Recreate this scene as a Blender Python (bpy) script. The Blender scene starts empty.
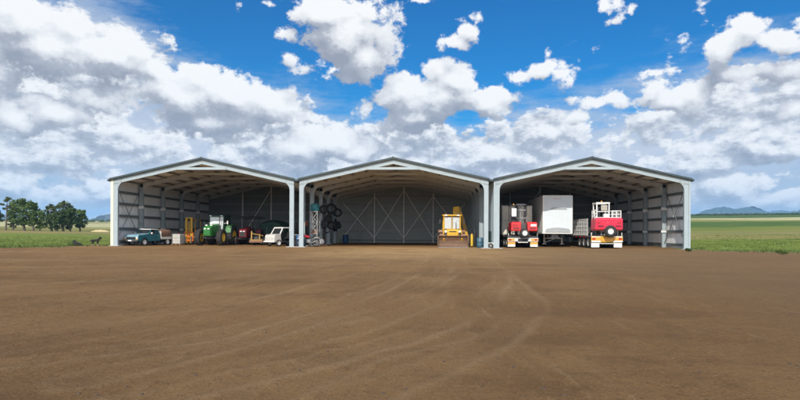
import bpy, bmesh, math, random
import numpy as np
from mathutils import Matrix, Vector
R_ = math.radians
SKY_STRENGTH, SKY_SAT, SKY_VAL, SKY_HUE = .1, 1.35, 1.0, .5
SKY_TINT = (.0, .84, 1.12)
SUN_EL, SUN_DIR_AZ = R_(37), R_(191)      # compass bearing of the sun, clockwise from +Y
CUMULUS = [(-35.36, 15.38, 6.29, 2.93, 1), (-30.53, 15.62, 3.92, 2.9, 1.1), (-37.18, 17.43, 4.26, 2.81, 1), (-28.8, 16.38, 2.19, 2.24, 0.9), (-40.56, 13.82, 3.91, 5.41, 1), (-33.48, 17.49, 3.08, 1.79, 0.7), (-24.24, 12.79, 5.4, 3.12, 1), (-19.6, 13.16, 5.9, 3.02, 1.1), (-16.01, 12.82, 3.74, 2.69, 1), (-26.47, 14.92, 2.44, 1.42, 0.7), (-22.89, 14.57, 3.66, 2.01, 0.8), (-21.48, 10.47, 7.44, 2.47, 0.8), (-34.96, 10.43, 4.47, 1.88, 0.8), (-38.19, 9.54, 3.46, 1.98, 0.8), (-31.49, 11.87, 4.8, 2.18, 0.7), (-10.16, 9.51, 5.1, 2.41, 1), (-13.2, 8.42, 5.02, 2.4, 0.8), (-7.59, 8.76, 4.12, 1.82, 0.8), (-8.57, 19.59, 5.13, 3.67, 1.1), (-10.43, 21.68, 4.48, 2.32, 1), (-6.91, 17.22, 3.52, 2.84, 1), (-4.54, 19.14, 3.01, 4.56, 0.576), (-5.9, 21.85, 2.9, 1.43, 0.7), (-15.26, 19.5, 2.01, 1.18, 0.504), (-14.45, 17.36, 1.45, 0.95, 0.432), (-12.84, 16.61, 2.34, 0.82, 0.432), (-16.46, 21.88, 1.7, 0.51, 0.288), (0.38, 13.41, 6.4, 2.75, 1.1), (2.85, 15.13, 3.08, 2.6, 1), (-2.43, 14.1, 3.74, 2.44, 1), (6.33, 13.1, 2.84, 2.05, 1), (1.19, 16.12, 2.48, 1.62, 0.8), (-6.47, 12.58, 1.5, 1.72, 0.504), (-1.38, 11.64, 5.18, 1.6, 0.9), (8.54, 13.41, 1.15, 0.84, 0.36), (11.78, 15.89, 3.1, 1.48, 0.72), (9.23, 15.29, 1.72, 1.1, 0.648), (13.42, 15.32, 2.22, 1.34, 0.576), (12.16, 17.34, 1.26, 0.66, 0.36), (2.62, 18.91, 2.24, 1.2, 0.576), (4.25, 20.15, 2.22, 1.45, 0.576), (5.47, 21.54, 1.48, 1.16, 0.504), (-0.92, 22.78, 1.5, 0.64, 0.504), (17.51, 21.41, 1.72, 1.11, 0.504), (19.85, 20.6, 0.9, 0.73, 0.432), (18.33, 19.95, 1.18, 0.75, 0.288), (29.61, 17.76, 2.0, 1.36, 0.8), (27.34, 15.85, 2.1, 1.83, 0.9), (31.77, 16.26, 1.97, 1.42, 0.9), (28.33, 17.01, 2.28, 1.79, 0.6), (33.02, 17.19, 1.39, 1.12, 0.432), (31.64, 13.89, 3.53, 1.78, 0.6), (28.73, 13.9, 3.02, 1.67, 0.5), (23.5, 12.36, 2.5, 1.42, 1), (24.98, 12.48, 2.6, 2.28, 0.72), (21.89, 12.79, 2.11, 1.83, 0.648), (32.36, 10.53, 1.67, 1.15, 0.6), (16.08, 12.62, 2.51, 0.94, 0.6), (18.46, 13.0, 2.22, 1.2, 0.432), (14.68, 11.38, 2.46, 0.86, 0.6), (22.3, 14.96, 2.55, 0.7, 0.5)]
STRATUS = [(-29.84, 7.56, 26.52, 6.8, 1.2), (-34.61, 14.84, 12.8, 7.4, 1), (-20.06, 10.08, 16.72, 5.76, 1.1), (-0.83, 7.09, 25.22, 5.3, 1.1), (18.84, 7.64, 22.61, 5.86, 1.1), (30.23, 9.94, 8.77, 7.56, 1), (25.66, 4.1, 17.54, 4.08, 1), (13.26, 10.3, 14.16, 3.38, 0.7), (21.46, 13.01, 12.0, 3.6, 0.35), (-29.82, 2.97, 26.54, 3.7, 1.0), (25.67, 2.47, 20.66, 3.28, 0.9), (170.0, 32.0, 75.0, 60.0, 0.95), (-170.0, 32.0, 75.0, 60.0, 0.95), (95.0, 45.0, 40.0, 45.0, 0.6), (-100.0, 45.0, 40.0, 45.0, 0.6), (0.0, 70.0, 60.0, 30.0, 0.45)]  # the widest closing blobs are unseen cloud added for neutral fill light
# ---------------------------------------------------------------- sky
def build_world(SUN_EL, SUN_AZ):
    w = bpy.data.worlds.new("World"); bpy.context.scene.world = w
    w.use_nodes = True
    nt = w.node_tree; nt.nodes.clear()
    N = lambda t, tree=nt: tree.nodes.new(t)
    def density_group(name, blobs, noise_scale, stretch, amp, detail, rough, warp, seed):
        g = bpy.data.node_groups.new(name, 'ShaderNodeTree')
        g.interface.new_socket('P', in_out='INPUT', socket_type='NodeSocketVector')
        g.interface.new_socket('D', in_out='OUTPUT', socket_type='NodeSocketFloat')
        g.interface.new_socket('F', in_out='OUTPUT', socket_type='NodeSocketFloat')
        L = g.links
        gi = g.nodes.new('NodeGroupInput'); go = g.nodes.new('NodeGroupOutput')
        wn = g.nodes.new('ShaderNodeTexNoise'); wn.noise_dimensions = '3D'
        wn.inputs['Scale'].default_value = .16; wn.inputs['Detail'].default_value = 3
        off = g.nodes.new('ShaderNodeVectorMath'); off.operation = 'ADD'
        off.inputs[1].default_value = (seed, seed * 1.7, 3.1 * seed)
        L.new(gi.outputs[0], off.inputs[0]); L.new(off.outputs[0], wn.inputs['Vector'])
        ws = g.nodes.new('ShaderNodeVectorMath'); ws.operation = 'MULTIPLY_ADD'
        ws.inputs[1].default_value = (warp, warp, 0); ws.inputs[2].default_value = (-warp / 2, -warp / 2, 0)
        L.new(wn.outputs['Color'], ws.inputs[0])
        P = g.nodes.new('ShaderNodeVectorMath'); P.operation = 'ADD'
        L.new(gi.outputs[0], P.inputs[0]); L.new(ws.outputs[0], P.inputs[1])
        acc = None
        for a, e, ra, re, s in blobs:
            m = g.nodes.new('ShaderNodeVectorMath'); m.operation = 'MULTIPLY_ADD'
            m.inputs[1].default_value = (1 / ra, 1 / re, 0); m.inputs[2].default_value = (-a / ra, -e / re, 0)
            L.new(P.outputs[0], m.inputs[0])
            l = g.nodes.new('ShaderNodeVectorMath'); l.operation = 'LENGTH'; L.new(m.outputs[0], l.inputs[0])
            q = g.nodes.new('ShaderNodeMath'); q.operation = 'MULTIPLY_ADD'
            q.inputs[1].default_value = -s; q.inputs[2].default_value = s; L.new(l.outputs['Value'], q.inputs[0])
            if acc is None: acc = q
            else:
                x = g.nodes.new('ShaderNodeMath'); x.operation = 'SMOOTH_MAX'; x.inputs[2].default_value = .12
                L.new(acc.outputs[0], x.inputs[0]); L.new(q.outputs[0], x.inputs[1]); acc = x
        # far outside the listed clouds the noise alone decides
        fl = g.nodes.new('ShaderNodeMath'); fl.operation = 'MAXIMUM'; fl.inputs[1].default_value = -.6
        L.new(acc.outputs[0], fl.inputs[0]); acc = fl
        sc = g.nodes.new('ShaderNodeVectorMath'); sc.operation = 'MULTIPLY'
        sc.inputs[1].default_value = (stretch[0], stretch[1], 1); L.new(off.outputs[0], sc.inputs[0])
        n = g.nodes.new('ShaderNodeTexNoise'); n.noise_dimensions = '3D'
        n.inputs['Scale'].default_value = noise_scale; n.inputs['Detail'].default_value = detail
        n.inputs['Roughness'].default_value = rough; n.inputs['Lacunarity'].default_value = 2.1
        L.new(sc.outputs[0], n.inputs['Vector'])
        d = g.nodes.new('ShaderNodeMath'); d.operation = 'MULTIPLY_ADD'
        d.inputs[1].default_value = amp; L.new(n.outputs[0], d.inputs[0])
        s2 = g.nodes.new('ShaderNodeMath'); s2.operation = 'SUBTRACT'; s2.inputs[1].default_value = amp * .5
        L.new(acc.outputs[0], d.inputs[2]); L.new(d.outputs[0], s2.inputs[0])
        L.new(s2.outputs[0], go.inputs[0]); L.new(acc.outputs[0], go.inputs[1])
        return g
    L = nt.links
    def math(op, a, b=None, c=None, clamp=False):
        m = N('ShaderNodeMath'); m.operation = op; m.use_clamp = clamp
        for i, v in enumerate((a, b, c)):
            if v is None: continue
            if isinstance(v, (int, float)): m.inputs[i].default_value = v
            else: L.new(v, m.inputs[i])
        return m.outputs[0]
    def mrange(v, a, b, c=0., d=1., smooth=True):
        m = N('ShaderNodeMapRange'); m.interpolation_type = 'SMOOTHSTEP' if smooth else 'LINEAR'
        L.new(v, m.inputs[0])
        for i, q in enumerate((a, b, c, d)): m.inputs[i + 1].default_value = q
        return m.outputs[0]
    def mixc(f, a, b):
        m = N('ShaderNodeMix'); m.data_type = 'RGBA'
        if isinstance(f, float): m.inputs[0].default_value = f
        else: L.new(f, m.inputs[0])
        for i, v in ((6, a), (7, b)):
            if isinstance(v, tuple): m.inputs[i].default_value = (*v, 1)
            else: L.new(v, m.inputs[i])
        return m.outputs[2]
    tc = N('ShaderNodeTexCoord')
    sep = N('ShaderNodeSeparateXYZ'); L.new(tc.outputs['Generated'], sep.inputs[0])
    az = math('MULTIPLY', math('ARCTAN2', sep.outputs[0], sep.outputs[1]), 57.2958)
    el = math('MULTIPLY', math('ARCSINE', sep.outputs[2]), 57.2958)
    cb = N('ShaderNodeCombineXYZ'); L.new(az, cb.inputs[0]); L.new(el, cb.inputs[1]); P = cb.outputs[0]
    def inst(g, dx, dy):
        v = N('ShaderNodeVectorMath'); v.operation = 'ADD'; v.inputs[1].default_value = (dx, dy, 0); L.new(P, v.inputs[0])
        n = N('ShaderNodeGroup'); n.node_tree = g; L.new(v.outputs[0], n.inputs[0]); return n.outputs
    # clear sky
    sky = N('ShaderNodeTexSky'); sky.sky_type = 'NISHITA'; sky.sun_disc = False
    sky.sun_elevation = SUN_EL; sky.sun_rotation = SUN_AZ
    sky.air_density = 1.0; sky.dust_density = .3; sky.ozone_density = 3.0
    hs = N('ShaderNodeHueSaturation'); hs.inputs['Saturation'].default_value = SKY_SAT; hs.inputs['Value'].default_value = SKY_VAL
    hs.inputs['Hue'].default_value = SKY_HUE
    L.new(sky.outputs[0], hs.inputs['Color'])
    K = 1 / SKY_STRENGTH
    col = lambda r, g, b: (r * K, g * K, b * K)
    tint = N('ShaderNodeMix'); tint.data_type = 'RGBA'; tint.blend_type = 'MULTIPLY'; tint.inputs[0].default_value = 1
    L.new(hs.outputs[0], tint.inputs[6]); tint.inputs[7].default_value = (*SKY_TINT, 1)
    clear = mixc(mrange(el, 11., 1., 0., .9), tint.outputs[2], col(.36, .51, .70))
    # a pale veil low down, with rows of smaller cumulus in front of it
    vg = density_group('veil', STRATUS, .30, (.45, 1.7), 1.3, 8, .62, 3., 7.3)
    v0 = inst(vg, 0, 0)
    low = mrange(el, 1., 9.)
    c = mixc(math('MULTIPLY', mrange(v0[0], -.05, .6), .94), clear, mixc(mrange(v0[0], .2, 1.1), mixc(low, col(.38, .50, .68), col(.44, .54, .71)), mixc(low, col(.52, .59, .70), col(.66, .69, .77))))
    pg = bpy.data.node_groups.new('puffs', 'ShaderNodeTree')
    pg.interface.new_socket('P', in_out='INPUT', socket_type='NodeSocketVector'); pg.interface.new_socket('D', in_out='OUTPUT', socket_type='NodeSocketFloat')
    G = pg.nodes.new; GL = pg.links; gi = G('NodeGroupInput'); go = G('NodeGroupOutput')
    # cells shrink towards the horizon like any cloud deck seen from below
    gs = G('ShaderNodeSeparateXYZ'); GL.new(gi.outputs[0], gs.inputs[0])
    def gm(op, x, y=None, z=None):
        m = G('ShaderNodeMath'); m.operation = op
        for i, v in enumerate((x, y, z)):
            if v is None: continue
            if isinstance(v, (int, float)): m.inputs[i].default_value = v
            else: GL.new(v, m.inputs[i])
        return m.outputs[0]
    lg = gm('MULTIPLY', gm('LOGARITHM', gm('MAXIMUM', gm('ADD', gs.outputs[1], 4.), .5), 2.718), 3.6)
    wn = G('ShaderNodeTexNoise'); wn.inputs['Scale'].default_value = .35; wn.inputs['Detail'].default_value = 4; GL.new(gi.outputs[0], wn.inputs['Vector'])
    cb2 = G('ShaderNodeCombineXYZ'); GL.new(gm('MULTIPLY', gs.outputs[0], .155), cb2.inputs[0]); GL.new(lg, cb2.inputs[1])
    wv = G('ShaderNodeVectorMath'); wv.operation = 'MULTIPLY_ADD'; wv.inputs[1].default_value = (.9, .9, 0); GL.new(wn.outputs['Color'], wv.inputs[0]); GL.new(cb2.outputs[0], wv.inputs[2])
    vo = G('ShaderNodeTexVoronoi'); vo.feature = 'SMOOTH_F1'; vo.inputs['Scale'].default_value = 1.; vo.inputs['Smoothness'].default_value = .25; vo.inputs['Randomness'].default_value = 1.; GL.new(wv.outputs[0], vo.inputs['Vector'])
    sc3 = G('ShaderNodeVectorMath'); sc3.operation = 'MULTIPLY'; sc3.inputs[1].default_value = (1., 1.7, 1); GL.new(gi.outputs[0], sc3.inputs[0])
    n3 = G('ShaderNodeTexNoise'); n3.inputs['Scale'].default_value = .55; n3.inputs['Detail'].default_value = 9; n3.inputs['Roughness'].default_value = .6; n3.inputs['Lacunarity'].default_value = 2.1; GL.new(sc3.outputs[0], n3.inputs['Vector'])
    GL.new(gm('ADD', gm('MULTIPLY_ADD', vo.outputs['Distance'], -1.25, .50), gm('MULTIPLY_ADD', n3.outputs[0], 1.25, -.625)), go.inputs[0])
    p0 = inst(pg, 0, 0)[0]; p1 = inst(pg, .3, .75)[0]
    cover = math('MULTIPLY', mrange(v0[1], -.05, .5, -.30, .46), 1.)
    pd = math('ADD', p0, cover)
    pl = math('ADD', math('MULTIPLY', math('SUBTRACT', p0, p1), 1.0), math('MULTIPLY', mrange(pd, .5, .05), .15))
    pr = N('ShaderNodeValToRGB'); cr = pr.color_ramp; L.new(mrange(pl, -.40, .46, smooth=False), pr.inputs[0])
    cr.elements[0].position = 0; cr.elements[0].color = (.34, .37, .45, 1); cr.elements[1].position = 1; cr.elements[1].color = (1, 1, 1, 1)
    for p_, c_ in ((.36, (.50, .53, .60)), (.58, (.79, .81, .85)), (.78, (.97, .97, .98))):
        e = cr.elements.new(p_); e.color = (*c_, 1)
    ps = N('ShaderNodeVectorMath'); ps.operation = 'SCALE'; ps.inputs['Scale'].default_value = K; L.new(pr.outputs[0], ps.inputs[0])
    pcol = mixc(mrange(el, 1., 5., .35, 0.), ps.outputs[0], col(.56, .66, .79))
    c = mixc(math('MULTIPLY', mrange(pd, .0, .22), mrange(el, .3, 3., .35, 1.)), c, pcol)
    # cumulus
    cg = density_group('cumulus', CUMULUS, .46, (1., 1.2), 1.45, 11, .62, 2.6, 2.1)
    d0 = inst(cg, 0, 0); d1 = inst(cg, .35, .8); d2 = inst(cg, .5, 2.6)
    ca = mrange(d0[0], .12, .34)
    fine = math('SUBTRACT', d0[0], d1[0]); broad = math('SUBTRACT', d0[1], d2[1])
    lit = math('ADD', math('MULTIPLY', fine, 1.15), math('MULTIPLY', broad, 1.0))
    thin = mrange(d0[0], .7, .15)          # thin edges pass light
    lit = math('ADD', lit, math('MULTIPLY', thin, .18))
    ramp = N('ShaderNodeValToRGB'); cr = ramp.color_ramp
    L.new(mrange(lit, -.55, .85, smooth=False), ramp.inputs[0])
    cr.elements[0].position = 0; cr.elements[0].color = (.33, .35, .42, 1)
    cr.elements[1].position = 1; cr.elements[1].color = (1.0, 1.0, 1.0, 1)
    for p_, c_ in ((.35, (.47, .49, .55)), (.55, (.72, .73, .77)), (.75, (.86, .87, .89))):
        e = cr.elements.new(p_); e.color = (*c_, 1)
    sc = N('ShaderNodeVectorMath'); sc.operation = 'SCALE'; sc.inputs['Scale'].default_value = K; L.new(ramp.outputs[0], sc.inputs[0])
    far = mrange(el, 1., 7., .3, 0.)
    ccol = mixc(far, sc.outputs[0], col(.62, .69, .78))
    c = mixc(ca, c, ccol)
    # boost of the unseen sky behind the camera, added to fill the sheds
    fill_boost = N('ShaderNodeVectorMath'); fill_boost.operation = 'SCALE'; L.new(c, fill_boost.inputs[0]); L.new(mrange(math('ABSOLUTE', az), 65., 125., 1., 2.3), fill_boost.inputs['Scale'])
    c = fill_boost.outputs[0]
    bg = N('ShaderNodeBackground'); bg.inputs['Strength'].default_value = SKY_STRENGTH; L.new(c, bg.inputs['Color'])
    out = N('ShaderNodeOutputWorld'); L.new(bg.outputs[0], out.inputs['Surface'])
    w.cycles.sampling_method = 'MANUAL'; w.cycles.sample_map_resolution = 512
def build_camera():
    cd = bpy.data.cameras.new("camera"); cam = bpy.data.objects.new("camera", cd)
    bpy.context.scene.collection.objects.link(cam)
    cd.sensor_width = 36; cd.lens = 36 * 551.26 / 800; cd.shift_y = 33.4846 / 800
    cd.clip_end = 30000; cd.clip_start = .05
    R = Matrix.Rotation(.050195, 4, 'Z') @ Matrix.Rotation(math.pi / 2, 4, 'X') @ Matrix.Rotation(.0051146, 4, 'Z')
    cam.matrix_world = Matrix.Translation((25.345, -42.951, 1.1155)) @ R
    bpy.context.scene.camera = cam
random.seed(4)
COL = bpy.context.scene.collection
# ---------------------------------------------------------------- helpers
class MB:
    """collects verts and faces in local coordinates and links them as ONE mesh object"""
    def __init__(s, M=None): s.v = []; s.f = []; s.sm = []; s.M = M
    def add(s, verts, faces, smooth=False):
        b = len(s.v)
        for p in verts:
            s.v.append(tuple(s.M @ Vector(p)) if s.M else tuple(p))
        for f in faces: s.f.append(tuple(i + b for i in f)); s.sm.append(smooth)
        return s
    def box(s, x0, x1, y0, y1, z0, z1):
        return s.add([(x0,y0,z0),(x1,y0,z0),(x1,y1,z0),(x0,y1,z0),(x0,y0,z1),(x1,y0,z1),(x1,y1,z1),(x0,y1,z1)],
                     [(3,2,1,0),(4,5,6,7),(0,1,5,4),(1,2,6,5),(2,3,7,6),(3,0,4,7)])
    def loft(s, loops, smooth=False, cap=True):
        n = len(loops[0]); v = [p for l in loops for p in l]; f = []
        for k in range(len(loops) - 1):
            for i in range(n):
                j = (i + 1) % n; f.append((k*n+i, k*n+j, (k+1)*n+j, (k+1)*n+i))
        s.add(v, f, smooth)
        if cap:
            s.add(list(loops[0]), [tuple(range(n - 1, -1, -1))]); s.add(list(loops[-1]), [tuple(range(n))])
        return s
    def prism(s, poly, axis, a, b):
        """2-D outline swept along an axis: axis 'x' takes (y,z), 'y' takes (x,z), 'z' takes (x,y)"""
        mk = {'x': lambda p, t: (t, p[0], p[1]), 'y': lambda p, t: (p[0], t, p[1]), 'z': lambda p, t: (p[0], p[1], t)}[axis]
        return s.loft([[mk(p, a) for p in poly], [mk(p, b) for p in poly]])
    def tube(s, pts, r, n=8, cap=True):
        pts = [Vector(p) for p in pts]; loops = []
        for i, p in enumerate(pts):
            d = (pts[min(i + 1, len(pts) - 1)] - pts[max(i - 1, 0)]).normalized()
            up = Vector((0, 0, 1)) if abs(d.z) < .9 else Vector((0, 1, 0))
            a = d.cross(up).normalized(); b = d.cross(a)
            rr = r[i] if isinstance(r, (list, tuple)) else r
            loops.append([p + (a * math.cos(2*math.pi*k/n) + b * math.sin(2*math.pi*k/n)) * rr for k in range(n)])
        return s.loft(loops, True, cap)
    def beam(s, p0, p1, w, h, up=(0, 0, 1)):
        p0, p1 = Vector(p0), Vector(p1); d = (p1 - p0).normalized(); up = Vector(up)
        if abs(d.dot(up)) > .95: up = Vector((0, 1, 0))
        a = d.cross(up).normalized() * w / 2; b = a.cross(d).normalized() * h / 2
        q = lambda p: [p - a - b, p + a - b, p + a + b, p - a + b]
        return s.loft([q(p0), q(p1)])
    def lathe(s, prof, o, axis='z', n=20, smooth=True):
        """profile of (radius, along-axis) revolved about an axis through o"""
        loops = []
        for r, t in prof:
            l = []
            for k in range(n):
                c, e = math.cos(2*math.pi*k/n) * r, math.sin(2*math.pi*k/n) * r
                p = {'z': (c, e, t), 'x': (t, c, e), 'y': (c, t, e)}[axis]
                l.append((p[0] + o[0], p[1] + o[1], p[2] + o[2]))
            loops.append(l)
        return s.loft(loops, smooth, False)
    def pane(s, quad, t=.015, inset=.0):
        """a thin slab on a quad, standing proud by t"""
        q = [Vector(p) for p in quad]; c = sum(q, Vector()) / 4
        q = [p + (c - p) * inset for p in q]; n = (q[1] - q[0]).cross(q[3] - q[0]).normalized() * t
        return s.loft([[p - n * .3 for p in q], [p + n for p in q]])
    def build(s, name, mat, parent=None, bevel=0, loc=None, rotz=0):
        me = bpy.data.meshes.new(name); me.from_pydata(s.v, [], s.f)
        me.polygons.foreach_set('use_smooth', s.sm)
        bm = bmesh.new(); bm.from_mesh(me); bmesh.ops.recalc_face_normals(bm, faces=bm.faces); bm.to_mesh(me); bm.free()
        me.update(); o = bpy.data.objects.new(name, me); COL.objects.link(o)
        me.materials.append(mat)
        if parent: o.parent = parent
        if loc: o.location = loc
        if rotz: o.rotation_euler.z = rotz
        if bevel:
            m = o.modifiers.new('bevel', 'BEVEL'); m.width = bevel; m.segments = 2; m.limit_method = 'ANGLE'; m.angle_limit = R_(35)
        return o
def tag(o, label=None, cat=None, group=None, kind=None):
    for k, v in (('label', label), ('category', cat), ('group', group), ('kind', kind)):
        if v: o[k] = v
    return o
def empty(name, loc, rotz, label, cat, group=None):
    o = bpy.data.objects.new(name, None); COL.objects.link(o); o.location = loc; o.rotation_euler = (0, 0, rotz)
    o.empty_display_size = .3
    return tag(o, label, cat, group)
def copy_thing(root, loc, rotz, label, group=None):
    r = root.copy(); COL.objects.link(r); r.location = loc; r.rotation_euler = (0, 0, rotz); r['label'] = label
    if group: r['group'] = group
    for ch in list(root.children):
        c = ch.copy(); COL.objects.link(c); c.parent = r
        for g in ch.children:
            d = g.copy(); COL.objects.link(d); d.parent = c
    return r
# ---------------------------------------------------------------- materials
def mat(name, base, rough=.6, metal=0., var=.12, scale=3., bump=0., tint=None, tscale=1.2, tcov=.5, spec=.5, coat=0., stretch=None):
    m = bpy.data.materials.new(name); m.use_nodes = True; nt = m.node_tree; b = nt.nodes['Principled BSDF']
    L = nt.links; N = nt.nodes.new
    b.inputs['Roughness'].default_value = rough; b.inputs['Metallic'].default_value = metal
    b.inputs['Specular IOR Level'].default_value = spec; b.inputs['Coat Weight'].default_value = coat
    tc = N('ShaderNodeTexCoord'); mp = N('ShaderNodeMapping'); L.new(tc.outputs['Object'], mp.inputs[0])
    if stretch: mp.inputs['Scale'].default_value = stretch
    n = N('ShaderNodeTexNoise'); n.inputs['Scale'].default_value = scale; n.inputs['Detail'].default_value = 6; n.inputs['Roughness'].default_value = .65
    L.new(mp.outputs[0], n.inputs['Vector'])
    r = N('ShaderNodeMapRange'); L.new(n.outputs[0], r.inputs[0])
    r.inputs[1].default_value = .25; r.inputs[2].default_value = .75; r.inputs[3].default_value = 1 - var; r.inputs[4].default_value = 1 + var
    vm = N('ShaderNodeVectorMath'); vm.operation = 'SCALE'; vm.inputs[0].default_value = base; L.new(r.outputs[0], vm.inputs['Scale'])
    out = vm.outputs[0]
    if tint:                                   # dust, rust or wear in patches of its own
        n2 = N('ShaderNodeTexNoise'); n2.inputs['Scale'].default_value = tscale; n2.inputs['Detail'].default_value = 7; n2.inputs['Roughness'].default_value = .7
        L.new(mp.outputs[0], n2.inputs['Vector'])
        r2 = N('ShaderNodeMapRange'); r2.interpolation_type = 'SMOOTHSTEP'; L.new(n2.outputs[0], r2.inputs[0])
        r2.inputs[1].default_value = .68 - .36 * tcov; r2.inputs[2].default_value = .86 - .36 * tcov
        mx = N('ShaderNodeMix'); mx.data_type = 'RGBA'; L.new(r2.outputs[0], mx.inputs[0]); L.new(out, mx.inputs[6]); mx.inputs[7].default_value = (*tint, 1)
        out = mx.outputs[2]
    L.new(out, b.inputs['Base Color'])
    rr = N('ShaderNodeMapRange'); L.new(n.outputs[0], rr.inputs[0]); rr.inputs[3].default_value = max(.02, rough - .1); rr.inputs[4].default_value = min(1, rough + .1)
    L.new(rr.outputs[0], b.inputs['Roughness'])
    if bump:
        bp = N('ShaderNodeBump'); bp.inputs['Strength'].default_value = bump; bp.inputs['Distance'].default_value = .02
        L.new(n.outputs[0], bp.inputs['Height']); L.new(bp.outputs[0], b.inputs['Normal'])
    return m
DUST = (.30, .21, .14)
M = dict(
    frame=mat('painted_steel_blue', (.33, .385, .40), .45, 0, .10, 1.5, 0, (.20, .215, .20), 1.1, .22),
    girt=mat('girt_steel', (.15, .17, .17), .5, .1, .12, 2),
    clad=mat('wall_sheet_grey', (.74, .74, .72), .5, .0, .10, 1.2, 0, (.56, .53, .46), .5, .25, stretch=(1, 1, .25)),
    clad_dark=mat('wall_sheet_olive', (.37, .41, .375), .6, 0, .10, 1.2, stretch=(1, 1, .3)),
    clad_shaded=mat('wall_sheet_shaded', (.20, .225, .205), .6, 0, .12, 1.2, stretch=(1, 1, .3)),  # darker copy of the olive sheet, deep bay shadow put into its colour
    clad_blue=mat('wall_sheet_blue', (.36, .43, .46), .5, .1, .08, 1.2),
    roof=mat('roof_sheet', (.78, .78, .76), .55, 0, .12, 1.0, 0, (.52, .50, .46), .4, .2),
    purlin=mat('purlin_steel', (.22, .215, .20), .55, .0, .12, 2),
    rafter=mat('rafter_steel', (.55, .56, .55), .5, .0, .1, 2),
    barge=mat('barge_cap_green', (.036, .056, .058), .4, 0, .08, 2),
    cream=mat('cream_flashing', (.72, .66, .50), .5, 0, .06, 2),
    brace=mat('brace_angle', (.90, .90, .87), .5, .0, .08, 3),
    concrete=mat('concrete', (.36, .34, .31), .9, 0, .15, 6, .3),
    teal=mat('teal_paint', (.018, .12, .15), .35, 0, .12, 4, 0, DUST, 3, .22, coat=.4),
    paleblue=mat('pale_bonnet_paint', (.20, .34, .40), .3, 0, .12, 4, coat=.4),  # paler than the teal body
    white=mat('white_paint', (.73, .72, .68), .4, 0, .08, 3, 0, (.45, .38, .30), 2.5, .22, coat=.2),
    dirtywhite=mat('dirty_white_paint', (.55, .53, .48), .5, 0, .12, 4, 0, (.35, .27, .19), 3, .35),
    red=mat('red_paint', (.60, .018, .02), .38, 0, .12, 4, 0, (.24, .07, .05), 3, .25, coat=.3),
    pinkred=mat('faded_red_paint', (.66, .03, .07), .4, 0, .1, 4, 0, (.60, .12, .14), 2, .3, coat=.2),
    maroon=mat('maroon_paint', (.16, .014, .022), .45, 0, .15, 4, 0, (.10, .05, .04), 3, .3),
    green=mat('tractor_green', (.022, .17, .028), .38, 0, .14, 4, 0, (.10, .13, .05), 3, .3, coat=.3),
    darkgreen=mat('dark_green', (.018, .05, .035), .55, 0, .15, 4),
    tarp=mat('green_tarpaulin', (.045, .12, .082), .65, 0, .25, 3, .6),
    yellow=mat('machine_yellow', (.60, .345, .02), .45, 0, .12, 4, 0, (.33, .19, .06), 2.5, .35),
    oldyellow=mat('faded_yellow', (.36, .22, .05), .6, 0, .15, 4, 0, (.22, .12, .06), 3, .45),
    rimyellow=mat('rim_yellow', (.74, .50, .05), .5, 0, .1, 5, 0, DUST, 4, .2),
    orange=mat('orange_paint', (.70, .16, .02), .5, 0, .12, 4),
    rust=mat('rusty_brown', (.23, .12, .075), .8, 0, .25, 5, .4, (.34, .25, .20), 3, .4),
    bucket=mat('worn_bucket_steel', (.155, .088, .05), .75, .1, .22, 4, .4, (.25, .165, .11), 2.2, .45, stretch=(.6, 1, 1.2)),
    tyre=mat('tyre_rubber', (.028, .026, .025), .85, 0, .2, 9, .3, (.12, .09, .06), 4, .35),
    black=mat('black_steel', (.022, .022, .023), .55, 0, .2, 5),
    darkgrey=mat('dark_grey_steel', (.07, .07, .07), .6, 0, .2, 5),
    grey=mat('grey_steel', (.30, .30, .29), .5, .4, .15, 5),
    galv=mat('galvanised', (.48, .49, .48), .45, .5, .12, 6),
    glass=mat('dark_glass', (.02, .025, .028), .06, 0, .1, 2, spec=.9),
    paleglass=mat('sky_lit_glass', (.72, .76, .78), .12, .55, .04, 2),
    reflectglass=mat('painted_reflection_glass', (.52, .56, .57), .15, 0, .12, 3, 0, (.30, .33, .34), 2, .35, coat=.5),  # pale pane colour with the cloud reflection painted in
    plateglare=mat('white_plate_and_glare', (.78, .80, .80), .5, 0, .04, 2),
    beige=mat('beige_crate', (.72, .66, .54), .7, 0, .1, 3, 0, (.42, .35, .25), 2, .25),
    panel=mat('trailer_panel', (.60, .66, .68), .4, 0, .05, 2, 0, (.66, .66, .62), 1.2, .35),
    panelgrey=mat('trailer_trim_grey', (.36, .38, .39), .45, .2, .08, 3),
    sidegrey=mat('trailer_side', (.58, .58, .56), .5, 0, .1, 2, stretch=(1, .3, 1)),
    lampred=mat('lamp_red', (.45, .02, .015), .2, 0, .05, 3, coat=.5),
    lamp=mat('lamp_clear', (.75, .74, .68), .12, 0, .03, 3, coat=.6),
    reflector=mat('orange_reflector', (.78, .36, .06), .35, 0, .1, 6),
    blue=mat('blue_plastic', (.02, .085, .19), .4, 0, .1, 3, 0, DUST, 3, .1),
    bluegrey=mat('blue_grey_plastic', (.045, .105, .15), .45, 0, .1, 3, 0, DUST, 3, .12),
    tealplastic=mat('teal_plastic', (.02, .15, .165), .45, 0, .1, 3),
    hay=mat('dry_straw', (.46, .37, .19), .95, 0, .25, 2, .5),
    fur=mat('black_fur', (.014, .013, .012), .9, 0, .25, 12, .4),
    furtan=mat('tan_fur', (.30, .21, .13), .9, 0, .25, 12, .4),
    bark=mat('bark', (.11, .085, .065), .9, 0, .3, 3, .5, stretch=(1, 1, .3)),
    stone=mat('earth_clod', (.075, .05, .034), .95, 0, .3, 6, .4),
)
def leafmat(name, base, trans=.12):
    m = mat(name, base, .6, 0, .45, .9); b = m.node_tree.nodes['Principled BSDF']
    b.inputs['Specular IOR Level'].default_value = .25
    return m
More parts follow.
